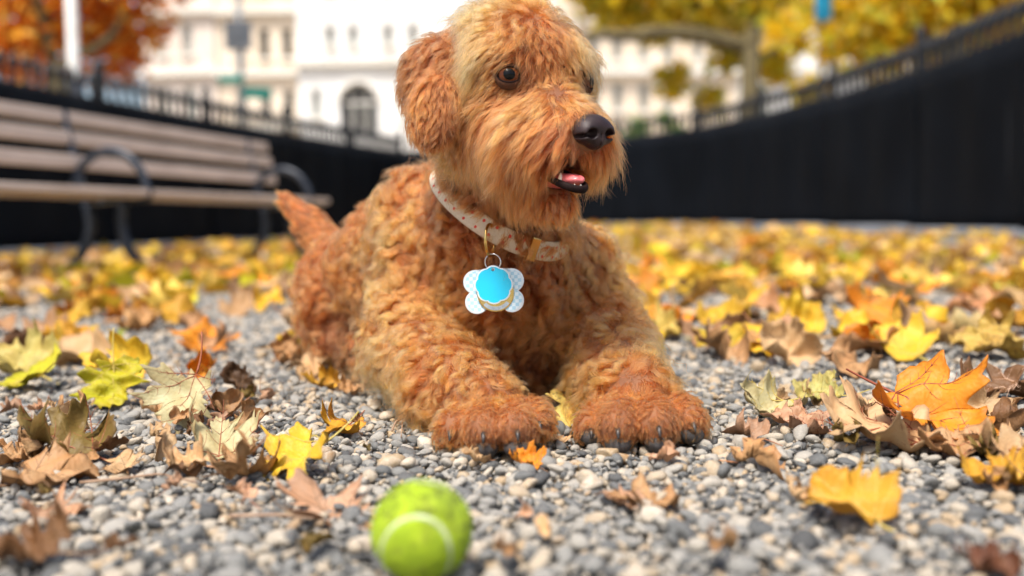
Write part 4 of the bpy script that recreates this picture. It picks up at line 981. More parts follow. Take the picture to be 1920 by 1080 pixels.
# brass ring seen almost edge on
rn = unit(sideways * .93 + fr_o * .36); ru = V(0, 0, 1) - rn * rn[2]; ru = unit(ru); rw = np.cross(rn, ru)
rg = MB(); rg.tube([rc + .0190 * math.cos(a) * ru + .0150 * math.sin(a) * rw for a in np.linspace(0, 2 * math.pi, 33)[:-1]], .0019, 8, closed=True); rg.build('brass_ring', M_['gold'], collar, True)
r2 = rc - ru * .0190 + sideways * .003 + fr_o * .004 - V(0, 0, .0075); sr = MB(); sr.tube([r2 + .0098 * (math.cos(a) * V(0, 0, 1) + math.sin(a) * (sideways * .96 + fr_o * .28)) for a in np.linspace(0, 2 * math.pi, 29)[:-1]], .0009, 6, closed=True); sr.build('split_ring', M_['silver'], collar, True)
TP = r2 + cen_c - V(0, 0, .0085)                     # holes of the tags
def plate(name, outline, th, mface, medge, at_, label, tilt=0.0, yaw=0.0, hole=.0022, holey=0.0):
    """flat stamped tag: outline in its own plane (x right, z up), hanging from the point at_ and facing the camera"""
    o = bpy.data.objects.new(name, None); link(o); n = len(outline)
    f3 = unit(fr_o + sideways * yaw + V(0, 0, .10)); s3 = unit(np.cross(V(0, 0, 1), f3)); u3 = np.cross(f3, s3)
    ca, sa = math.cos(tilt), math.sin(tilt); s4, u4 = s3 * ca + u3 * sa, u3 * ca - s3 * sa
    o.matrix_world = Matrix(((*[s4[0], -f3[0], u4[0]], at_[0]), (*[s4[1], -f3[1], u4[1]], at_[1]), (*[s4[2], -f3[2], u4[2]], at_[2]), (0, 0, 0, 1)))
    tag(o, label, 'pet tag')
    cx = sum(p[0] for p in outline) / n; cz = sum(p[1] for p in outline) / n
    hp = [(hole * math.cos(a), holey + hole * math.sin(a)) for a in np.linspace(0, 2 * math.pi, n + 1)[:-1]]
    # match start angles so that hole and outline bridge cleanly
    a0 = math.atan2(outline[0][1] - cz, outline[0][0] - cx); sh = [(hole * math.cos(a0 + 2 * math.pi * k / n), holey + hole * math.sin(a0 + 2 * math.pi * k / n)) for k in range(n)]
    v = [(p[0], -th / 2, p[1]) for p in outline] + [(cx + (p[0] - cx) * .93, -th / 2 - .0002, cz + (p[1] - cz) * .93) for p in outline] + [(p[0], -th / 2 - .0002, p[1]) for p in sh]
    m = MB(); m.add(v[n:], [(k, (k + 1) % n, n + (k + 1) % n, n + k) for k in range(n)]); m.build('face', mface, o)
    e = MB(); bk_ = [(p[0], th / 2, p[1]) for p in outline] + [(p[0], th / 2, p[1]) for p in sh]
    e.add(v[:2 * n] + bk_[:n] + bk_[n:] + v[2 * n:], [(k, (k + 1) % n, n + (k + 1) % n, n + k) for k in range(n)] + [((k + 1) % n, k, 2 * n + k, 2 * n + (k + 1) % n) for k in range(n)] + [(2 * n + (k + 1) % n, 2 * n + k, 3 * n + k, 3 * n + (k + 1) % n) for k in range(n)] + [(3 * n + (k + 1) % n, 3 * n + k, 4 * n + k, 4 * n + (k + 1) % n) for k in range(n)])
    e.build('edge', medge, o); return o
A_ = np.linspace(0, 2 * math.pi, 97)[:-1] + math.pi / 2
R1 = .0212
scal = [(R1 * (1 + .10 * (abs(math.cos(4 * (a - math.pi / 2))) ** .7)) * math.cos(a), -R1 * .88 + R1 * (1 + .10 * (abs(math.cos(4 * (a - math.pi / 2))) ** .7)) * math.sin(a)) for a in A_]
plate('scalloped_tag', scal, .0014, M_['cyan'], M_['rimwhite'], TP + fr_o * .0030, 'bright cyan scalloped tag hanging foremost under the collar', .02)
R2 = .0222
rnd = [(R2 * math.cos(a), -R2 * .88 + R2 * math.sin(a)) for a in A_]
gt = plate('round_tag', rnd, .0016, M_['gold'], M_['gold'], TP + fr_o * .0008 - V(0, 0, .0095) + sideways * .0015, 'round brass tag peeping out below the cyan tag', .05, .04, .0018)
m = MB()
for k, a in enumerate(np.radians(np.linspace(-140, -40, 60))):      # engraved band along its lower rim
    for rr in (.016, .0205): m.v.append((rr * math.cos(a), -.0012, -R2 * .88 + rr * math.sin(a)))
m.f = [(2 * k, 2 * k + 1, 2 * k + 3, 2 * k + 2) for k in range(59)]; m.build('engraved_band', M_['silver'], gt)
m = MB(); gk = np.random.default_rng(2)
for a in np.radians(np.arange(-122, -52, 4.2)):
    if gk.random() < .2: continue
    r0 = .0183; cx, cz = r0 * math.cos(a), -R2 * .88 + r0 * math.sin(a); tx, tz = -math.sin(a), math.cos(a)
    for q in range(gk.integers(1, 4)):
        du, dv, hu, hv = gk.uniform(-.0004, .0004), gk.uniform(-.0008, .0008), *((.0004, .0001) if gk.random() < .5 else (.0001, .0009))
        m.add([(cx + tx * (du + s1 * hu) + math.cos(a) * (dv + s2 * hv), -.0015, cz + tz * (du + s1 * hu) + math.sin(a) * (dv + s2 * hv)) for s1, s2 in ((-1, -1), (1, -1), (1, 1), (-1, 1))], [(0, 1, 2, 3)])
m.build('engraving', M_['ink'], gt)
bn_ = []
lob = [(.0220, .0056, .0145), (-.0220, .0056, .0145), (-.0212, -.0185, .0142), (.0212, -.0185, .0142)]
for a in np.linspace(0, 2 * math.pi, 193)[:-1] + math.pi / 2:
    dx, dz = math.cos(a), math.sin(a); best = .018
    for lx, lz, lr in lob:
        b = dx * lx + dz * lz; disc = b * b - (lx * lx + lz * lz - lr * lr)
        if disc > 0 and b > 0: best = max(best, b + math.sqrt(disc))
    bn_.append((best * dx, -.0262 + best * dz + .006))
plate('four_lobed_tag', bn_, .0014, M_['check'], M_['rimwhite'], TP - fr_o * .0018, 'pale blue checked four lobed tag behind the cyan tag', .03, 0, .0016, .0)

# ------------------------------------------------------------------ the ball
BR = .0335; bp = P(791, 992, .676); bp[2] = BR + .0015
def m_felt(N, nt):
    tc = N('TexCoord').outputs['Object']; n = N('TexNoise', ins={'Vector': tc, 'Scale': 55, 'Detail': 5, 'Roughness': .65})
    n2 = N('TexNoise', ins={'Vector': tc, 'Scale': 42, 'Detail': 5, 'Roughness': .6})
    c = ramp(N, n.outputs[0], [(.3, (.24, .36, .012)), (.55, (.38, .50, .02)), (.75, (.52, .62, .05))])
    sx = N('SeparateXYZ', ins={0: tc}); z = N('MapRange', ins={0: sx.outputs[2], 1: .012, 2: .030})
    a = N('Math', operation='MULTIPLY_ADD', ins={0: z.outputs[0], 1: .17, 2: n2.outputs[0]})
    c = mixc(N, ramp(N, a.outputs[0], [(.54, (0, 0, 0)), (.70, (.75, .75, .75))]), c, (.045, .050, .018))
    p = N('BsdfPrincipled', ins={'Base Color': c, 'Roughness': .95, 'Sheen Weight': .35, 'Sheen Roughness': .5, 'Sheen Tint': (.8, 1, .3, 1)})
    b = N('Bump', ins={'Strength': .8, 'Distance': .0015, 'Height': n.outputs[0]}); nt.links.new(b.outputs[0], p.inputs['Normal']); return p.outputs[0]
M_['felt'] = mat('ball_felt', m_felt); M_['seam'] = noisy('ball_seam', (.36, .42, .20), (.54, .60, .36), 90, .8)
gB = np.random.default_rng(31); bm = bmesh.new(); bmesh.ops.create_icosphere(bm, subdivisions=5, radius=1); bvx = np.array([v.co for v in bm.verts]); bfx = [[v.index for v in f.verts] for f in bm.faces]; bm.free()
# seam curve of a tennis ball
ts = np.linspace(0, 2 * math.pi, 240, endpoint=False); a_, b_ = .75, .25
sv = np.stack([a_ * np.cos(ts) + b_ * np.cos(3 * ts), a_ * np.sin(ts) - b_ * np.sin(3 * ts), 2 * math.sqrt(a_ * b_) * np.sin(2 * ts)], 1); sv /= np.linalg.norm(sv, axis=1, keepdims=True)
RB = np.array((Matrix.Rotation(math.radians(14), 3, 'Y') @ Matrix.Rotation(math.radians(27), 3, 'X') @ Matrix.Rotation(math.radians(-135), 3, 'Z')))
sv = sv @ RB.T
kd = kdtree.KDTree(len(sv))
for i, q in enumerate(sv): kd.insert(q, i)
kd.balance(); dS = np.array([kd.find(q)[2] for q in bvx])
rad_ = BR * (1 - .040 * np.exp(-(dS / .075) ** 2) + .006 * np.sin(bvx @ gB.normal(size=3) * 9))
ball = mesh_obj('tennis_ball', bvx * rad_[:, None], bfx, M_['felt']); ball.location = bp
tag(ball, 'worn lime green tennis ball with pale seam and dirt marks in front', 'ball')
sm = MB(); sm.tube([q * BR * .960 for q in sv], .0021, 8, closed=True, flat=.55); sm.build('seam', M_['seam'], ball, True)
def fuzz():
    g = np.random.default_rng(8); n = 16000; d = g.normal(size=(n, 3)); d /= np.linalg.norm(d, axis=1, keepdims=True)
    ds = np.array([kd.find(q)[2] for q in d]); d = d[ds > .085]; n = len(d); k = 4; t = np.linspace(0, 1, k); L = g.uniform(.0008, .0024, n)
    tg = unit(np.cross(d, g.normal(size=(n, 3))))
    S = d[:, None] * (BR * .992 + L[:, None, None] * t[None, :, None] * .7) + tg[:, None] * (L[:, None, None] * (t ** 2)[None, :, None] * .9)
    nz = np.sin(d @ np.array([[21., 3, 8], [5, 17, -9], [-8, 6, 23]]).T).sum(1); col = np.where((nz + 1.6 * np.clip(d[:, 2] - .35, 0, 1) > 1.5)[:, None], V(.10, .12, .03), V(.40, .53, .03)) * g.uniform(.8, 1.2, (n, 1))
    add_curves('felt_fuzz', S, np.full(n, .00012), np.clip(col, 0, 1), M_['fuzz'], ball)
M_['fuzz'] = mat('ball_fuzz', lambda N, nt: N('BsdfDiffuse', ins={0: N('Attribute', attribute_name='tint').outputs['Color']}).outputs[0])
fuzz()
# ------------------------------------------------------------------ fallen leaves
HALF = [(0, 0), (.07, -.05), (.20, -.09), (.33, -.02), (.42, -.015), (.40, .06), (.56, .13), (.47, .19), (.42, .27), (.33, .28), (.46, .36), (.50, .44), (.64, .52), (.50, .54), (.47, .62), (.36, .58), (.25, .53), (.26, .64), (.32, .71), (.21, .74), (.17, .84), (.08, .88), (0, 1.0)]
OUT = np.array(HALF + [(-x, y) for x, y in HALF[-2:0:-1]])
VEINS = [((0, 0), (0, .98)), ((0, .02), (.60, .515)), ((0, .02), (-.60, .515)), ((0, .0), (.52, .13)), ((0, .0), (-.52, .13))]
SUBV = []
for (a, b) in VEINS:
    a, b = np.array(a), np.array(b); d = b - a; n_ = V(-d[1], d[0], 0)[:2]
    for t in (.30, .48, .64, .78):
        for s in (-1, 1): p = a + d * t; SUBV.append((tuple(p), tuple(p + d * .20 * (1.1 - t) + s * n_ * .30 * (1.02 - t))))
def resample(poly, n):
    P_ = np.vstack([poly, poly[:1]]); seg = np.linalg.norm(np.diff(P_, axis=0), axis=1); cs = np.concatenate([[0], np.cumsum(seg)]); s = np.linspace(0, cs[-1], n, endpoint=False)
    return np.stack([np.interp(s, cs, P_[:, i]) for i in (0, 1)], 1)
class Bend:
    """how one leaf dries: cupping, rolling, creases and ripples"""
    def __init__(s, seed, curl=.5, fold=0.0, roll=0.0, ripple=.04, tip=0.0, dry=.8):
        g = np.random.default_rng(seed); s.c = curl * g.uniform(.6, 1.3); s.f = fold; s.r = roll; s.rp = ripple; s.tip = tip; s.k = g.normal(size=(4, 2)) * 5.5; s.ph = g.uniform(0, 6.28, 4); s.tw = g.normal(0, .25) * curl; s.lob = g.normal(0, .22) * dry; s.lp = g.uniform(0, 6.28); s.ec = g.uniform(.3, 1.6) * dry * g.choice([-1, 1, 1])
    def __call__(s, xy, h=0.0):
        x, y = xy[:, 0], xy[:, 1] - .35; r2 = x * x + y * y
        z = s.rp * np.sin(np.stack([x, y], 1) @ s.k.T + s.ph).sum(1) / 2 * (.25 + 1.5 * r2) + .28 * s.rp * np.sin(np.stack([x, y], 1) @ (s.k * 2.6).T + s.ph * 2).sum(1) + s.tw * x * y + .5 * s.c * (x * x * .9 + .5 * y * y)
        a_ = np.arctan2(y, x); z = z + s.f * np.abs(x) + h + s.lob * np.sin(3 * a_ + s.lp) * r2 * 1.6 + s.ec * r2 ** 2 * (.6 + .5 * np.sin(2 * a_ + s.lp * 2))
        X, Y, Z = x.copy(), y.copy(), z
        if s.r:                                             # roll about the long axis
            k = s.r; a = X * k; X, Z = np.sin(a) / k - Z * np.sin(a), (1 - np.cos(a)) / k + Z * np.cos(a)
        if s.tip:                                           # tip bends up or down
            k = s.tip; a = np.clip(Y, -.1, 2) * k; Y2 = np.where(Y > -.1, np.sin(a) / k - Z * np.sin(a), Y); Z = np.where(Y > -.1, (1 - np.cos(a)) / k + Z * np.cos(a), Z); Y = Y2
        return np.stack([X, Y, Z], 1)
def leaf_arrays(seed, bend, n_out=72, rings=7, torn=0.0, jag=.02):
    g = np.random.default_rng(seed); o = resample(OUT, n_out); c = np.array([0, .28])
    sc_ = 1 + g.normal(0, .05, 2); o = o * sc_
    a = np.arctan2(o[:, 1] - c[1], o[:, 0] - c[0])
    o = c + (o - c) * (1 + jag * np.sin(17 * a + g.uniform(0, 6)) + g.normal(0, jag, n_out) + .06 * np.sin(2 * a + g.uniform(0, 6)))[:, None]
    rb = g.uniform(.0, .42); rr_ = np.linalg.norm(o - c, axis=1, keepdims=True); o = c + (o - c) * ((1 - rb) + rb * .56 / rr_)
    if torn:                                                # missing bites out of the margin
        for _ in range(int(torn)):
            a0 = g.uniform(-3.1, 3.1); w = g.uniform(.12, .4); dpt = g.uniform(.25, .6); m = np.abs((a - a0 + math.pi) % (2 * math.pi) - math.pi) < w
            o[m] = c + (o[m] - c) * (1 - dpt * g.uniform(.7, 1.1, m.sum()))[:, None]
    xy = [c]; ed = [0.0]
    for k in range(1, rings + 1): t = (k / rings) ** .85; xy += list(c + (o - c) * t); ed += [t] * n_out
    f = [(0, 1 + j, 1 + (j + 1) % n_out) for j in range(n_out)]
    for k in range(rings - 1):
        for j in range(n_out): a_, b_ = 1 + k * n_out, 1 + (k + 1) * n_out; l = (j + 1) % n_out; f.append((a_ + j, b_ + j, b_ + l, a_ + l))
    return bend(np.array(xy)), f, np.array(ed), np.array(xy)
def m_leaf(N, nt, src):
    if src == 'OBJ': oi = N('ObjectInfo'); base = oi.outputs['Color']; rnd = oi.outputs['Random']
    else: base = N('Attribute', attribute_name='tint').outputs['Color']; rnd = N('Attribute', attribute_name='rnd').outputs['Fac']
    ed = N('Attribute', attribute_name='edge').outputs['Fac']; xy = N('Attribute', attribute_name='flat').outputs['Vector']
    offv = N('VectorMath', operation='SCALE', ins={0: (17.0, 9.0, 5.0), 'Scale': rnd}); vec = N('VectorMath', operation='ADD', ins={0: xy, 1: offv.outputs[0]}).outputs[0]
    n1 = N('TexNoise', ins={'Vector': vec, 'Scale': 3.2, 'Detail': 5, 'Roughness': .6}); n2 = N('TexNoise', ins={'Vector': vec, 'Scale': 15, 'Detail': 5, 'Roughness': .7}); n3 = N('TexVoronoi', ins={'Vector': vec, 'Scale': 26})
    c = mixc(N, ramp(N, n1.outputs[0], [(.35, (0, 0, 0)), (.70, (.75, .75, .75))]), base, mixc(N, 1.0, base, (.92, .66, .40), 'MULTIPLY'))
    c = mixc(N, ramp(N, n2.outputs[0], [(.42, (0, 0, 0)), (.66, (.45, .45, .45))]), c, mixc(N, 1.0, base, (1.12, 1.05, .95), 'MULTIPLY'))
    e = N('Math', operation='MULTIPLY_ADD', ins={0: n2.outputs[0], 1: .7, 2: ed}); c = mixc(N, ramp(N, e.outputs[0], [(1.16, (0, 0, 0)), (1.34, (.7, .7, .7))] if False else [(.0, (0, 0, 0)), (.0, (0, 0, 0))]), c, (.20, .10, .045)) if False else c
    rim = N('MapRange', ins={0: e.outputs[0], 1: 1.18, 2: 1.45}); rim2 = N('Math', operation='MULTIPLY', ins={0: rim.outputs[0], 1: .65}); c = mixc(N, rim2.outputs[0], c, mixc(N, 1.0, base, (.45, .28, .18), 'MULTIPLY'))
    sp = N('MapRange', ins={0: n2.outputs[0], 1: .64, 2: .72}); sp2 = N('Math', operation='MULTIPLY', ins={0: sp.outputs[0], 1: .6}); c = mixc(N, sp2.outputs[0], c, (.10, .055, .03))
    p = N('BsdfPrincipled', ins={'Base Color': c, 'Roughness': .55, 'Specular IOR Level': .35}); b = N('Bump', ins={'Strength': .5, 'Distance': .001, 'Height': n3.outputs['Distance']}); nt.links.new(b.outputs[0], p.inputs['Normal'])
    t = N('BsdfTranslucent', ins={0: c}); mx = N('MixShader', ins={0: .22}); nt.links.new(p.outputs[0], mx.inputs[1]); nt.links.new(t.outputs[0], mx.inputs[2]); return mx.outputs[0]
M_['leaf'] = mat('fallen_leaf', lambda N, nt: m_leaf(N, nt, 'OBJ')); M_['litter'] = mat('leaf_litter', lambda N, nt: m_leaf(N, nt, 'ATT'))
def m_stem(N, nt):
    oi = N('ObjectInfo'); return N('BsdfPrincipled', ins={'Base Color': oi.outputs['Color'], 'Roughness': .5}).outputs[0]
M_['stem'] = mat('leaf_stem', m_stem)
def leaf_attrs(me, ed, xy):
    a = me.attributes.new('edge', 'FLOAT', 'POINT'); a.data.foreach_set('value', ed.astype(np.float32)); a = me.attributes.new('flat', 'FLOAT_VECTOR', 'POINT'); a.data.foreach_set('vector', np.concatenate([xy, np.zeros((len(xy), 1))], 1).astype(np.float32).ravel())
def make_leaf(seed, bend, detail=True, torn=0, stemlen=.55, name='fallen_leaf'):
    v, f, ed, xy = leaf_arrays(seed, bend, 96 if detail else 48, 9 if detail else 4, torn); me = mesh_data('blade', v, f, True, M_['leaf']); leaf_attrs(me, ed, xy)
    g = np.random.default_rng(seed + 999); sb = MB(); t = np.linspace(0, 1, 8); base = bend(np.array([[0., 0.]]))[0]; sx, sz = g.normal(0, .10), g.uniform(-.02, .14)
    sb.tube([base + V(sx * x * x, -stemlen * x, sz * x * x - .01) for x in t], [.016 - .006 * x for x in t], 6); stem = mesh_data('stem', sb.v, sb.f, True, M_['stem'])
    vm = None
    if detail:
        vb = MB()
        for i, (a, b) in enumerate(VEINS + SUBV):
            n = 9 if i < 5 else 5; t = np.linspace(0, 1, n); w = .011 if i < 5 else .0055; q = np.stack([a[0] + (b[0] - a[0]) * t, a[1] + (b[1] - a[1]) * t], 1)
            q[:, 0] += .015 * np.sin(t * math.pi) * np.sign(b[0] - a[0] + 1e-9); vb.tube(bend(q, .002), [w * (1 - .75 * x) for x in t], 5, flat=.8)
        vm = mesh_data('vein_network', vb.v, vb.f, True, M_['stem'])
    return me, stem, vm
def put_leaf(parts, pos, size, yaw, pitch=0, roll=0, col=(.6, .4, .1), stemcol=None, label=None, group=None, veincol=None):
    me, st, vm = parts; o = bpy.data.objects.new('fallen_leaf', me); link(o)
    o.location = pos; o.scale = (size,) * 3; o.rotation_mode = 'ZXY'; o.rotation_euler = (math.radians(pitch), math.radians(roll), math.radians(yaw)); o.color = (*col, 1)
    md = o.modifiers.new('thick', 'SOLIDIFY'); md.thickness = .006; md.offset = 0
    s = bpy.data.objects.new('stem', st); link(s, o); sc3 = stemcol or tuple(np.array(col) * V(.75, .5, .4)); s.color = (*sc3, 1)
    if vm: w = bpy.data.objects.new('vein_network', vm); link(w, o); w.color = (*(veincol or sc3), 1)
    tag(o, label, 'leaf', group); return o
YEL, YGR, GLD, ORA, TAN, PTAN, PALG, OLV, BRN, DBR, PINK, RUST = (.68, .47, .035), (.44, .42, .018), (.58, .33, .03), (.68, .27, .018), (.46, .28, .135), (.58, .41, .23), (.50, .47, .27), (.19, .135, .035), (.17, .088, .036), (.085, .046, .022), (.52, .33, .215), (.30, .10, .025)
RED = (.28, .08, .03); LSTEM = (.50, .38, .08)
# pixel x, y on the ground, size m, yaw, pitch, roll, lift, colour, curl, fold, roll-curl, tip, torn, stem, label
HERO = [
 (215, 722, .085, 200, 62, 10, .030, YGR, .2, .25, 0, .6, 0, LSTEM, 'folded lime yellow leaf standing upright left of the dog'),
 (350, 745, .090, 155, 58, -14, .035, PALG, .3, .1, 0, -.5, 2, RED, 'pale grey green torn leaf propped up in the left leaf heap'),
 (410, 830, .098, 20, 28, 20, .012, PALG, .8, .2, .8, .3, 3, RED, 'pale olive cream leaf lying crumpled below the propped leaf'),
 (445, 722, .070, 60, 40, 25, .018, DBR, 1.2, .2, 2.2, .8, 2, BRN, 'dark brown curled leaf behind the propped pale leaf'),
 (120, 835, .110, 80, 38, 18, .020, OLV, .8, .25, 1.2, .5, 2, RED, 'large olive brown curled leaf with a reddish stem at the left'),
 (95, 895, .095, -60, 6, 4, .006, TAN, .4, .05, .5, .2, 2, BRN, 'flat tan leaf with holes near the left edge'),
 (230, 868, .050, 30, 24, -6, .010, PTAN, .3, .0, .6, .2, 3, BRN, 'small cream brown leaf scrap before the left heap'),
 (30, 860, .070, 140, 15, 0, .006, TAN, .6, .1, .8, .2, 2, BRN, 'broken tan leaf under the olive leaf at the left edge'),
 (565, 860, .080, 110, 36, -22, .014, YEL, .4, .30, 0, .3, 1, LSTEM, 'bright yellow and green leaf tilted up at the heap\'s right end'),
 (635, 806, .065, 160, 22, 12, .008, GLD, .5, .2, .7, .6, 1, RED, 'small golden leaf with its stem raised left of the near paw'),
 (600, 945, .085, 35, 10, 8, .006, PINK, .5, .05, .7, .2, 3, BRN, 'pinkish tan torn leaf left of the ball'),
 (470, 880, .070, -30, 12, 20, .006, TAN, .8, .1, 1.0, .4, 3, BRN, 'tan broken leaf under the crumpled pale leaf'),
 (60, 1035, .075, 60, 22, -8, .010, BRN, .6, .2, 1.0, .2, 1, BRN, 'blurred reddish brown leaf in the bottom corner'),
 (100, 960, .060, 200, 8, 5, .004, PINK, .5, .05, .8, 0, 2, BRN, 'blurred tan leaf above the reddish brown corner leaf'),
 (590, 690, .090, 15, 30, -10, .015, PTAN, .9, .15, 1.2, .5, 3, BRN, 'curled tan leaf against the dog\'s flank'),
 (545, 665, .080, 100, 48, 8, .022, TAN, .7, .2, 1.0, .6, 2, BRN, 'upright tan leaf beside the dog\'s hind leg'),
 (600, 722, .060, 75, 20, 10, .008, GLD, .7, .2, 1.6, .2, 1, BRN, 'rolled golden leaf on the gravel under the tan flank leaves'),
 (660, 735, .055, 190, 15, 5, .006, TAN, .8, .1, 1.2, .2, 3, BRN, 'small brown leaf scrap beside the near foreleg'),
 (1742, 775, .125, -150, 39.9, -10, .030, ORA, .5, .10, .5, -.5, 0, (.22, .05, .02), 'large orange leaf with dark red veins propped up at the right'),
 (1650, 822, .135, 95, 10, 8, .010, PTAN, .4, .12, .7, .2, 2, RED, 'long pale tan leaf lying under the orange leaf'),
 (1780, 832, .090, 40, 14, -8, .012, TAN, .6, .10, .6, .3, 3, RED, 'tan torn leaf lying over the long pale tan leaf'),
 (1440, 770, .085, 130, 36, 14, .014, PALG, .6, .15, .9, .5, 3, LSTEM, 'pale green torn leaf on the gravel right of the far paw'),
 (1535, 742, .070, 50, 34, -16, .016, (.46, .44, .16), .7, .15, 1.0, .5, 3, LSTEM, 'olive yellow leaf with jagged holes behind the pale green leaf'),
 (1500, 795, .075, 70, 24, 10, .010, PINK, .6, .12, .8, .3, 2, RED, 'pinkish tan leaf with red stem left of the long tan leaf'),
 (1595, 945, .078, 25, 34, -12, .012, GLD, .4, .42, 0, .4, 0, LSTEM, 'folded mustard yellow leaf alone on the front gravel'),
 (1872, 895, .085, 80, 16, 6, .010, GLD, .6, .2, .9, .3, 1, BRN, 'mustard leaf at the right edge in front of the tan leaves'),
 (1890, 850, .080, -20, 12, 5, .008, PTAN, .6, .1, .7, .3, 2, BRN, 'pale tan leaf at the right edge beside the orange leaf'),
 (985, 868, .040, 60, 30, 10, .007, ORA, .5, .3, .6, .3, 1, BRN, 'small orange leaf bit in front of the near paw'),
 (1062, 765, .050, 185, 50, 12, .018, (.62, .50, .14), .3, .2, 0, .3, 0, BRN, 'pale yellow leaf hanging between the two front paws'),
 (1018, 728, .040, 120, 40, 10, .014, PINK, 1.0, .2, 2.0, .4, 2, BRN, 'curled pinkish leaf between the front paws'),
 (1048, 825, .032, 20, 12, 8, .005, PTAN, .5, .1, .5, .2, 2, BRN, 'small tan leaf scrap between the paws'),
 (1632, 590, .150, 170, 42, 10, .030, ORA, .5, .2, .6, .5, 0, BRN, 'blurred vivid orange leaf in the bank right of the dog'),
 (1685, 650, .135, 20, 40, -10, .022, YEL, .5, .25, .8, .4, 0, LSTEM, 'blurred bright yellow leaf in front of the vivid orange leaf'),
 (1725, 610, .130, 100, 40, 14, .024, GLD, .5, .2, .8, .4, 0, BRN, 'blurred golden leaf right of the vivid orange leaf'),
 (1482, 610, .130, 60, 44, 8, .024, YEL, .5, .2, .8, .4, 1, LSTEM, 'blurred yellow leaf standing left of the orange leaf bank'),
 (1232, 622, .120, 80, 20, 8, .016, (.56, .42, .10), .6, .1, .8, .3, 0, LSTEM, 'blurred pale yellow leaf right behind the far foreleg'),
 (1350, 660, .120, 10, 26, 12, .016, TAN, .9, .15, 1.2, .4, 2, BRN, 'blurred tan curled leaf right of the far foreleg'),
 (1590, 690, .110, 140, 20, 8, .012, TAN, .8, .1, 1.2, .3, 2, BRN, 'blurred tan leaf before the orange leaf bank'),
 (1880, 735, .110, 80, 22, 12, .014, BRN, .8, .15, 1.2, .4, 2, PINK, 'brown leaf with a long pale stem at the right edge'),
 (1860, 655, .130, 60, 32, -8, .018, (.50, .36, .08), .7, .2, 1.0, .5, 1, BRN, 'blurred dull yellow curled leaf near the right edge'),
 (390, 640, .130, 20, 30, 8, .016, ORA, .6, .1, .8, .4, 1, BRN, 'blurred orange tan leaf behind the lime yellow leaf'),
 (255, 610, .140, 120, 22, 5, .014, (.52, .30, .12), .6, .1, .8, .4, 1, BRN, 'blurred copper leaf far behind the lime yellow leaf'),
 (40, 690, .130, 70, 36, 10, .018, (.50, .44, .14), .7, .2, .9, .4, 1, LSTEM, 'blurred pale yellow green leaf at the left edge'),
 (190, 650, .110, 40, 18, 8, .010, (.28, .36, .05), .5, .1, .6, .3, 0, LSTEM, 'blurred green leaf lying left of the dog'),
 (380, 698, .060, 160, 46, 10, .018, ORA, .6, .3, 1.4, .4, 0, BRN, 'small orange leaf upright behind the propped pale leaf'),
 (1210, 940, .060, 80, 8, 6, .004, TAN, .5, .1, .8, .2, 3, BRN, 'blurred brown leaf scrap right of the ball'),
 (1845, 1068, .045, 30, 20, 6, .006, (.13, .05, .025), .6, .2, 1.0, .2, 1, BRN, 'blurred dark brown leaf scrap in the bottom right corner'),
 (1165, 938, .040, 20, 12, 6, .004, PINK, .5, .1, .8, .2, 3, BRN, 'blurred pink tan leaf scrap nearest the ball'),
]
for i, (x, y, s, yaw, pit, rol, lift, col, cu_, fo, ro, tp, torn, stc, lab) in enumerate(HERO):
    b = Bend(500 + i, cu_ * 1.5, fo, ro, .10, tp * 1.2, 1.0); parts = make_leaf(700 + i, b, True, torn + 2, .6)
    put_leaf(parts, G(x, y, lift), s * (1.0 if pit > 40 else .95), yaw, pit if pit > 40 else pit * .62, rol, col, stc, lab, 'fallen leaves on the gravel', stc)
# the many lesser leaves: a few dried shapes, copied one by one
VAR = [make_leaf(900 + i, Bend(950 + i, random.uniform(.6, 1.8), random.uniform(0, .3), random.choice([.6, 1.0, 1.6, 2.2]), .09, random.uniform(-.4, .8), 1.2), False, random.choice([0, 0, 1, 2]), random.uniform(.4, .7)) for i in range(16)]
gL = np.random.default_rng(77); PAL = [('bright yellow', YEL), ('golden', GLD), ('orange', ORA), ('tan', TAN), ('pale tan', PTAN), ('yellow green', YGR), ('brown', BRN), ('pinkish tan', PINK)]
def pick_col(x, y):
    far = np.clip((640 - y) / 160, 0, 1); wts = np.array([.10 + .38 * far, .12 + .22 * far, .08 + .10 * far, .30 - .18 * far, .22 - .12 * far, .06 + .06 * far, .10 - .06 * far, .06]); wts = np.clip(wts, .01, 1); return gL.choice(len(PAL), p=wts / wts.sum())
lesser = []; tries = 0
while len(lesser) < 185 and tries < 8000:
    tries += 1; x = gL.uniform(-10, 1930); y = 505 + 240 * gL.random() ** 1.9
    right = x > 1120; left = x < 560
    if not (right or left): continue
    if y > 670 and gL.random() < .85: continue
    if left and y > 600 and gL.random() < .25: continue
    if right and 555 < y < 585 and gL.random() < .5: continue
    lesser.append((x, y, right, pick_col(x, y)))
lesser.sort(); seen_n = {}; ORD = 'first second third fourth fifth sixth seventh eighth ninth tenth eleventh twelfth thirteenth fourteenth fifteenth sixteenth seventeenth eighteenth'.split()
for x, y, right, k in lesser:
    p = G(x, y); nm, col = PAL[k]; col = tuple(np.clip(np.array(col) * gL.uniform(.8, 1.2) * gL.uniform(.92, 1.08, 3), .01, .9))
    steep = gL.random() < .3; side = 'right' if right else 'left'; dist = 'far' if y < 530 else 'middle' if y < 580 else 'near'
    key = (nm, dist, side); i = seen_n.get(key, 0); seen_n[key] = i + 1
    lab = '%s leaf of the %s litter %s of the dog, %s from the left' % (nm, dist, side, ORD[min(i, 17)])
    put_leaf(VAR[gL.integers(16)], (p[0], p[1], p[2] + .012 + .01 * steep + gL.random() * .012), gL.uniform(.075, .125), gL.uniform(0, 360), gL.uniform(20, 65) if steep else gL.uniform(-8, 25), gL.normal(0, 18), col, None, lab, 'leaves of the %s litter %s of the dog' % (dist, side))
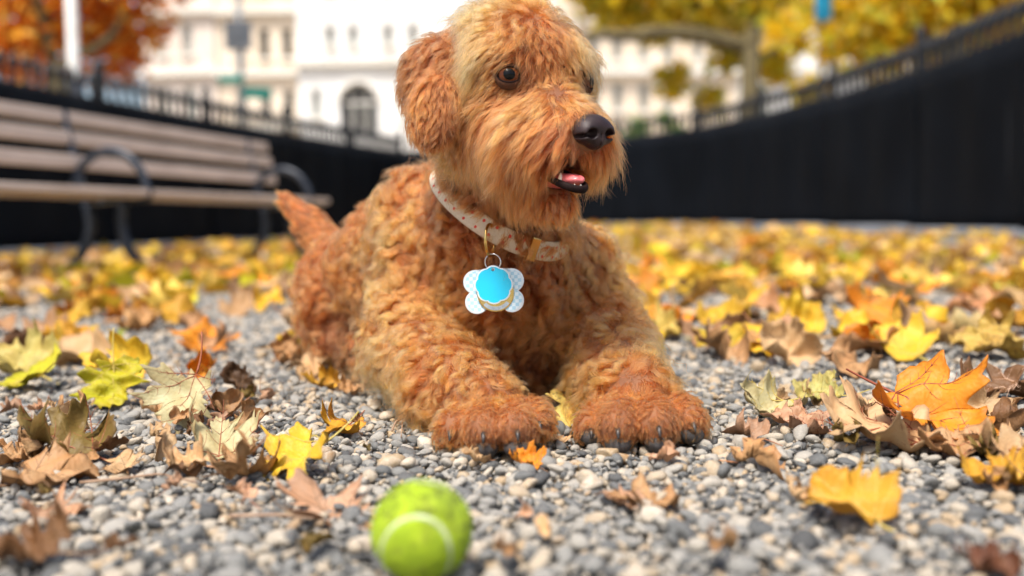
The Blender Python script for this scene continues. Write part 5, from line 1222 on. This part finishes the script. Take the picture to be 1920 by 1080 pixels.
# broken scraps in the two heaps and on the front gravel
SCR = [make_leaf(1500 + i, Bend(1550 + i, random.uniform(.8, 2.2), random.uniform(0, .4), random.choice([.8, 1.6, 2.4]), .14, random.uniform(-.5, 1.0), 1.6), False, random.choice([3, 4, 5]), random.uniform(.1, .6)) for i in range(10)]
ZONE = [('in the heap at the left', 0, 520, 740, 900, 26, .045), ('under the orange leaf at the right', 1400, 1910, 740, 870, 16, .05), ('around the ball', 80, 1880, 890, 1050, 14, .028), ('near the paws', 520, 1400, 720, 860, 8, .024)]
for nm_, x0, x1, y0, y1, n, s0 in ZONE:
    q = sorted((gL.uniform(x0, x1), gL.uniform(y0, y1)) for _ in range(n))
    if 'paws' in nm_: q = [t for t in q if not 700 < t[0] < 1320 or t[1] > 845]
    for i, (x, y) in enumerate(q):
        cn, col = [('tan', TAN), ('pale tan', PTAN), ('brown', BRN), ('pinkish', PINK), ('olive', OLV)][gL.choice(5, p=[.32, .26, .18, .16, .08])]
        put_leaf(SCR[gL.integers(10)], G(x, y, .006 + .012 * gL.random()), s0 * gL.uniform(.6, 1.35), gL.uniform(0, 360), gL.normal(8, 22), gL.normal(0, 22), tuple(np.array(col) * gL.uniform(.75, 1.25)), None, '%s leaf scrap %s, %s scrap from the left' % (cn, nm_, (ORD + ['nineteenth', 'twentieth', 'twenty-first', 'twenty-second', 'twenty-third', 'twenty-fourth', 'twenty-fifth', 'twenty-sixth'])[i]), 'leaf scraps ' + nm_)
# the bank of leaves farther back, too many to count
def litter():
    V_, F_, ED, XY, TI, RN = [], [], [], [], [], []; base = [leaf_arrays(1200 + i, Bend(1300 + i, gL.uniform(.3, 1.1), gL.uniform(0, .3), gL.choice([0, .7, 1.2]), .05, gL.uniform(-.4, .8)), 30, 3) for i in range(10)]; n0 = 0; cnt = 0
    pal = np.array([YEL, GLD, ORA, TAN, YGR, PTAN, (.76, .56, .12), (.60, .33, .06)]); pw = np.array([.25, .10, .05, .12, .09, .17, .17, .05])
    for _ in range(2800):
        yy = 2.7 + 14 * gL.random() ** 1.25; hw = min(.62 * yy, 4.4); xx = gL.uniform(-hw, hw)
        if yy < 3.6 and gL.random() < .5: continue
        if yy < 3.4 and -.75 < xx < .35: continue
        # inside the run only
        fxr = np.interp(yy, [3.2, 5.6, 7.4, 9.6, 12.4, 15.6, 17.2], [4.3, 3.98, 3.8, 3.82, 3.58, 2.84, 1.75]) - .2; fxl = np.interp(yy, [4, 8.5, 9.6, 13.4, 18], [-5.3, -4.38, -4.16, -3.3, -1.93]) + .2
        if not fxl < xx < fxr: continue
        v, f, ed, xy = base[gL.integers(10)]; s = gL.uniform(.085, .15); R = np.array(Matrix.Rotation(gL.uniform(0, 6.28), 3, 'Z') @ Matrix.Rotation(gL.normal(0, .34), 3, 'X') @ Matrix.Rotation(gL.normal(0, .35), 3, 'Y'))
        p = V(xx, yy, float(ground_z(xx, yy)) + gL.uniform(.0, .045 + .003 * yy)); q = (v * s) @ R.T + p; V_.append(q); F_ += [tuple(i + n0 for i in t) for t in f]; n0 += len(v); ED.append(ed); XY.append(xy)
        c = pal[gL.choice(len(pal), p=pw)] * gL.uniform(.6, 1.3); TI.append(np.tile(np.clip(c, 0, .9), (len(v), 1))); RN.append(np.full(len(v), gL.random())); cnt += 1
    o = mesh_obj('leaf_litter', np.concatenate(V_), F_, M_['litter']); leaf_attrs(o.data, np.concatenate(ED), np.concatenate(XY)); t = np.concatenate(TI)
    a = o.data.attributes.new('tint', 'FLOAT_COLOR', 'POINT'); a.data.foreach_set('color', np.concatenate([t, np.ones((len(t), 1))], 1).astype(np.float32).ravel()); a = o.data.attributes.new('rnd', 'FLOAT', 'POINT'); a.data.foreach_set('value', np.concatenate(RN).astype(np.float32))
    tag(o, 'thick bank of yellow and orange leaves spread before the fences', 'leaf litter', kind='stuff'); print('litter', cnt)
litter()
# ------------------------------------------------------------------ twigs and stand-out pebbles
M_['twig'] = noisy('dry_twig', (.20, .12, .07), (.34, .22, .14), 60, .8)
def twig(pts, r, label):
    o = empty('twig', tuple(G(*pts[0][:2]))); base = np.array(o.location); q = [G(x, y, h) - base for x, y, h in pts]; m = MB(); t = np.linspace(0, len(q) - 1, 14); qq = np.array(q)
    m.tube([V(*[np.interp(s, range(len(q)), qq[:, k]) for k in range(3)]) for s in t], [r * (1 - .5 * s / t[-1]) for s in t], 6); ob = m.build('shoot', M_['twig'], o, True); tag(o, label, 'twig')
twig([(150, 905, .006), (230, 897, .010), (300, 888, .012), (370, 905, .008)], .0016, 'thin curved twig lying in front of the left leaf heap')
twig([(735, 808, .008), (742, 790, .016), (755, 785, .012), (752, 820, .006)], .0012, 'tiny pale forked twig beside the near paw')
twig([(430, 968, .006), (520, 965, .008), (590, 972, .006)], .0018, 'reddish twig on the gravel left of the ball')
SP = [(866, 843, .013, .93, 'round cream pebble touching the near paw\'s toes'), (797, 832, .012, .93, 'smooth cream pebble left of the near paw'), (727, 780, .013, .90, 'large buff pebble beside the near foreleg'), (525, 1012, .017, .72, 'big blurred beige pebble left of the ball'), (1140, 850, .014, .86, 'tan pebble below the far paw'), (1375, 805, .015, .70, 'large pale pebble right of the far paw'),
      (990, 908, .013, .88, 'warm tan pebble between ball and paws'), (1225, 965, .012, .92, 'blurred cream pebble right of the ball'), (1110, 905, .013, .95, 'ivory pebble in the front gravel'), (1395, 985, .011, .66, 'big grey pebble in the front right gravel'), (1650, 880, .010, .3, 'dark slate pebble before the tan leaves'), (190, 965, .012, .7, 'pale oval pebble in the front left gravel'), (262, 945, .009, .99, 'small orange brown pebble below the cream leaf scrap'), (945, 1010, .013, .95, 'cream pebble just right of the ball'), (1460, 850, .013, .62, 'pale grey pebble below the pinkish tan leaf'), (1290, 800, .010, .98, 'amber pebble at the far paw\'s outer toe')]
for i, (x, y, s, tone, lab) in enumerate(SP):
    v, f = pebble_mesh(400 + i, 3); o = mesh_obj('pebble', v, f, M_['pebble_o']); p = G(x, y, .004); o.location = p; o.scale = (s, s * .92, s * .95); o.rotation_euler = (random.uniform(-.2, .2), random.uniform(-.2, .2), random.uniform(0, 6)); o['tone'] = float(tone)
    tag(o, lab, 'pebble', 'stand-out pebbles')
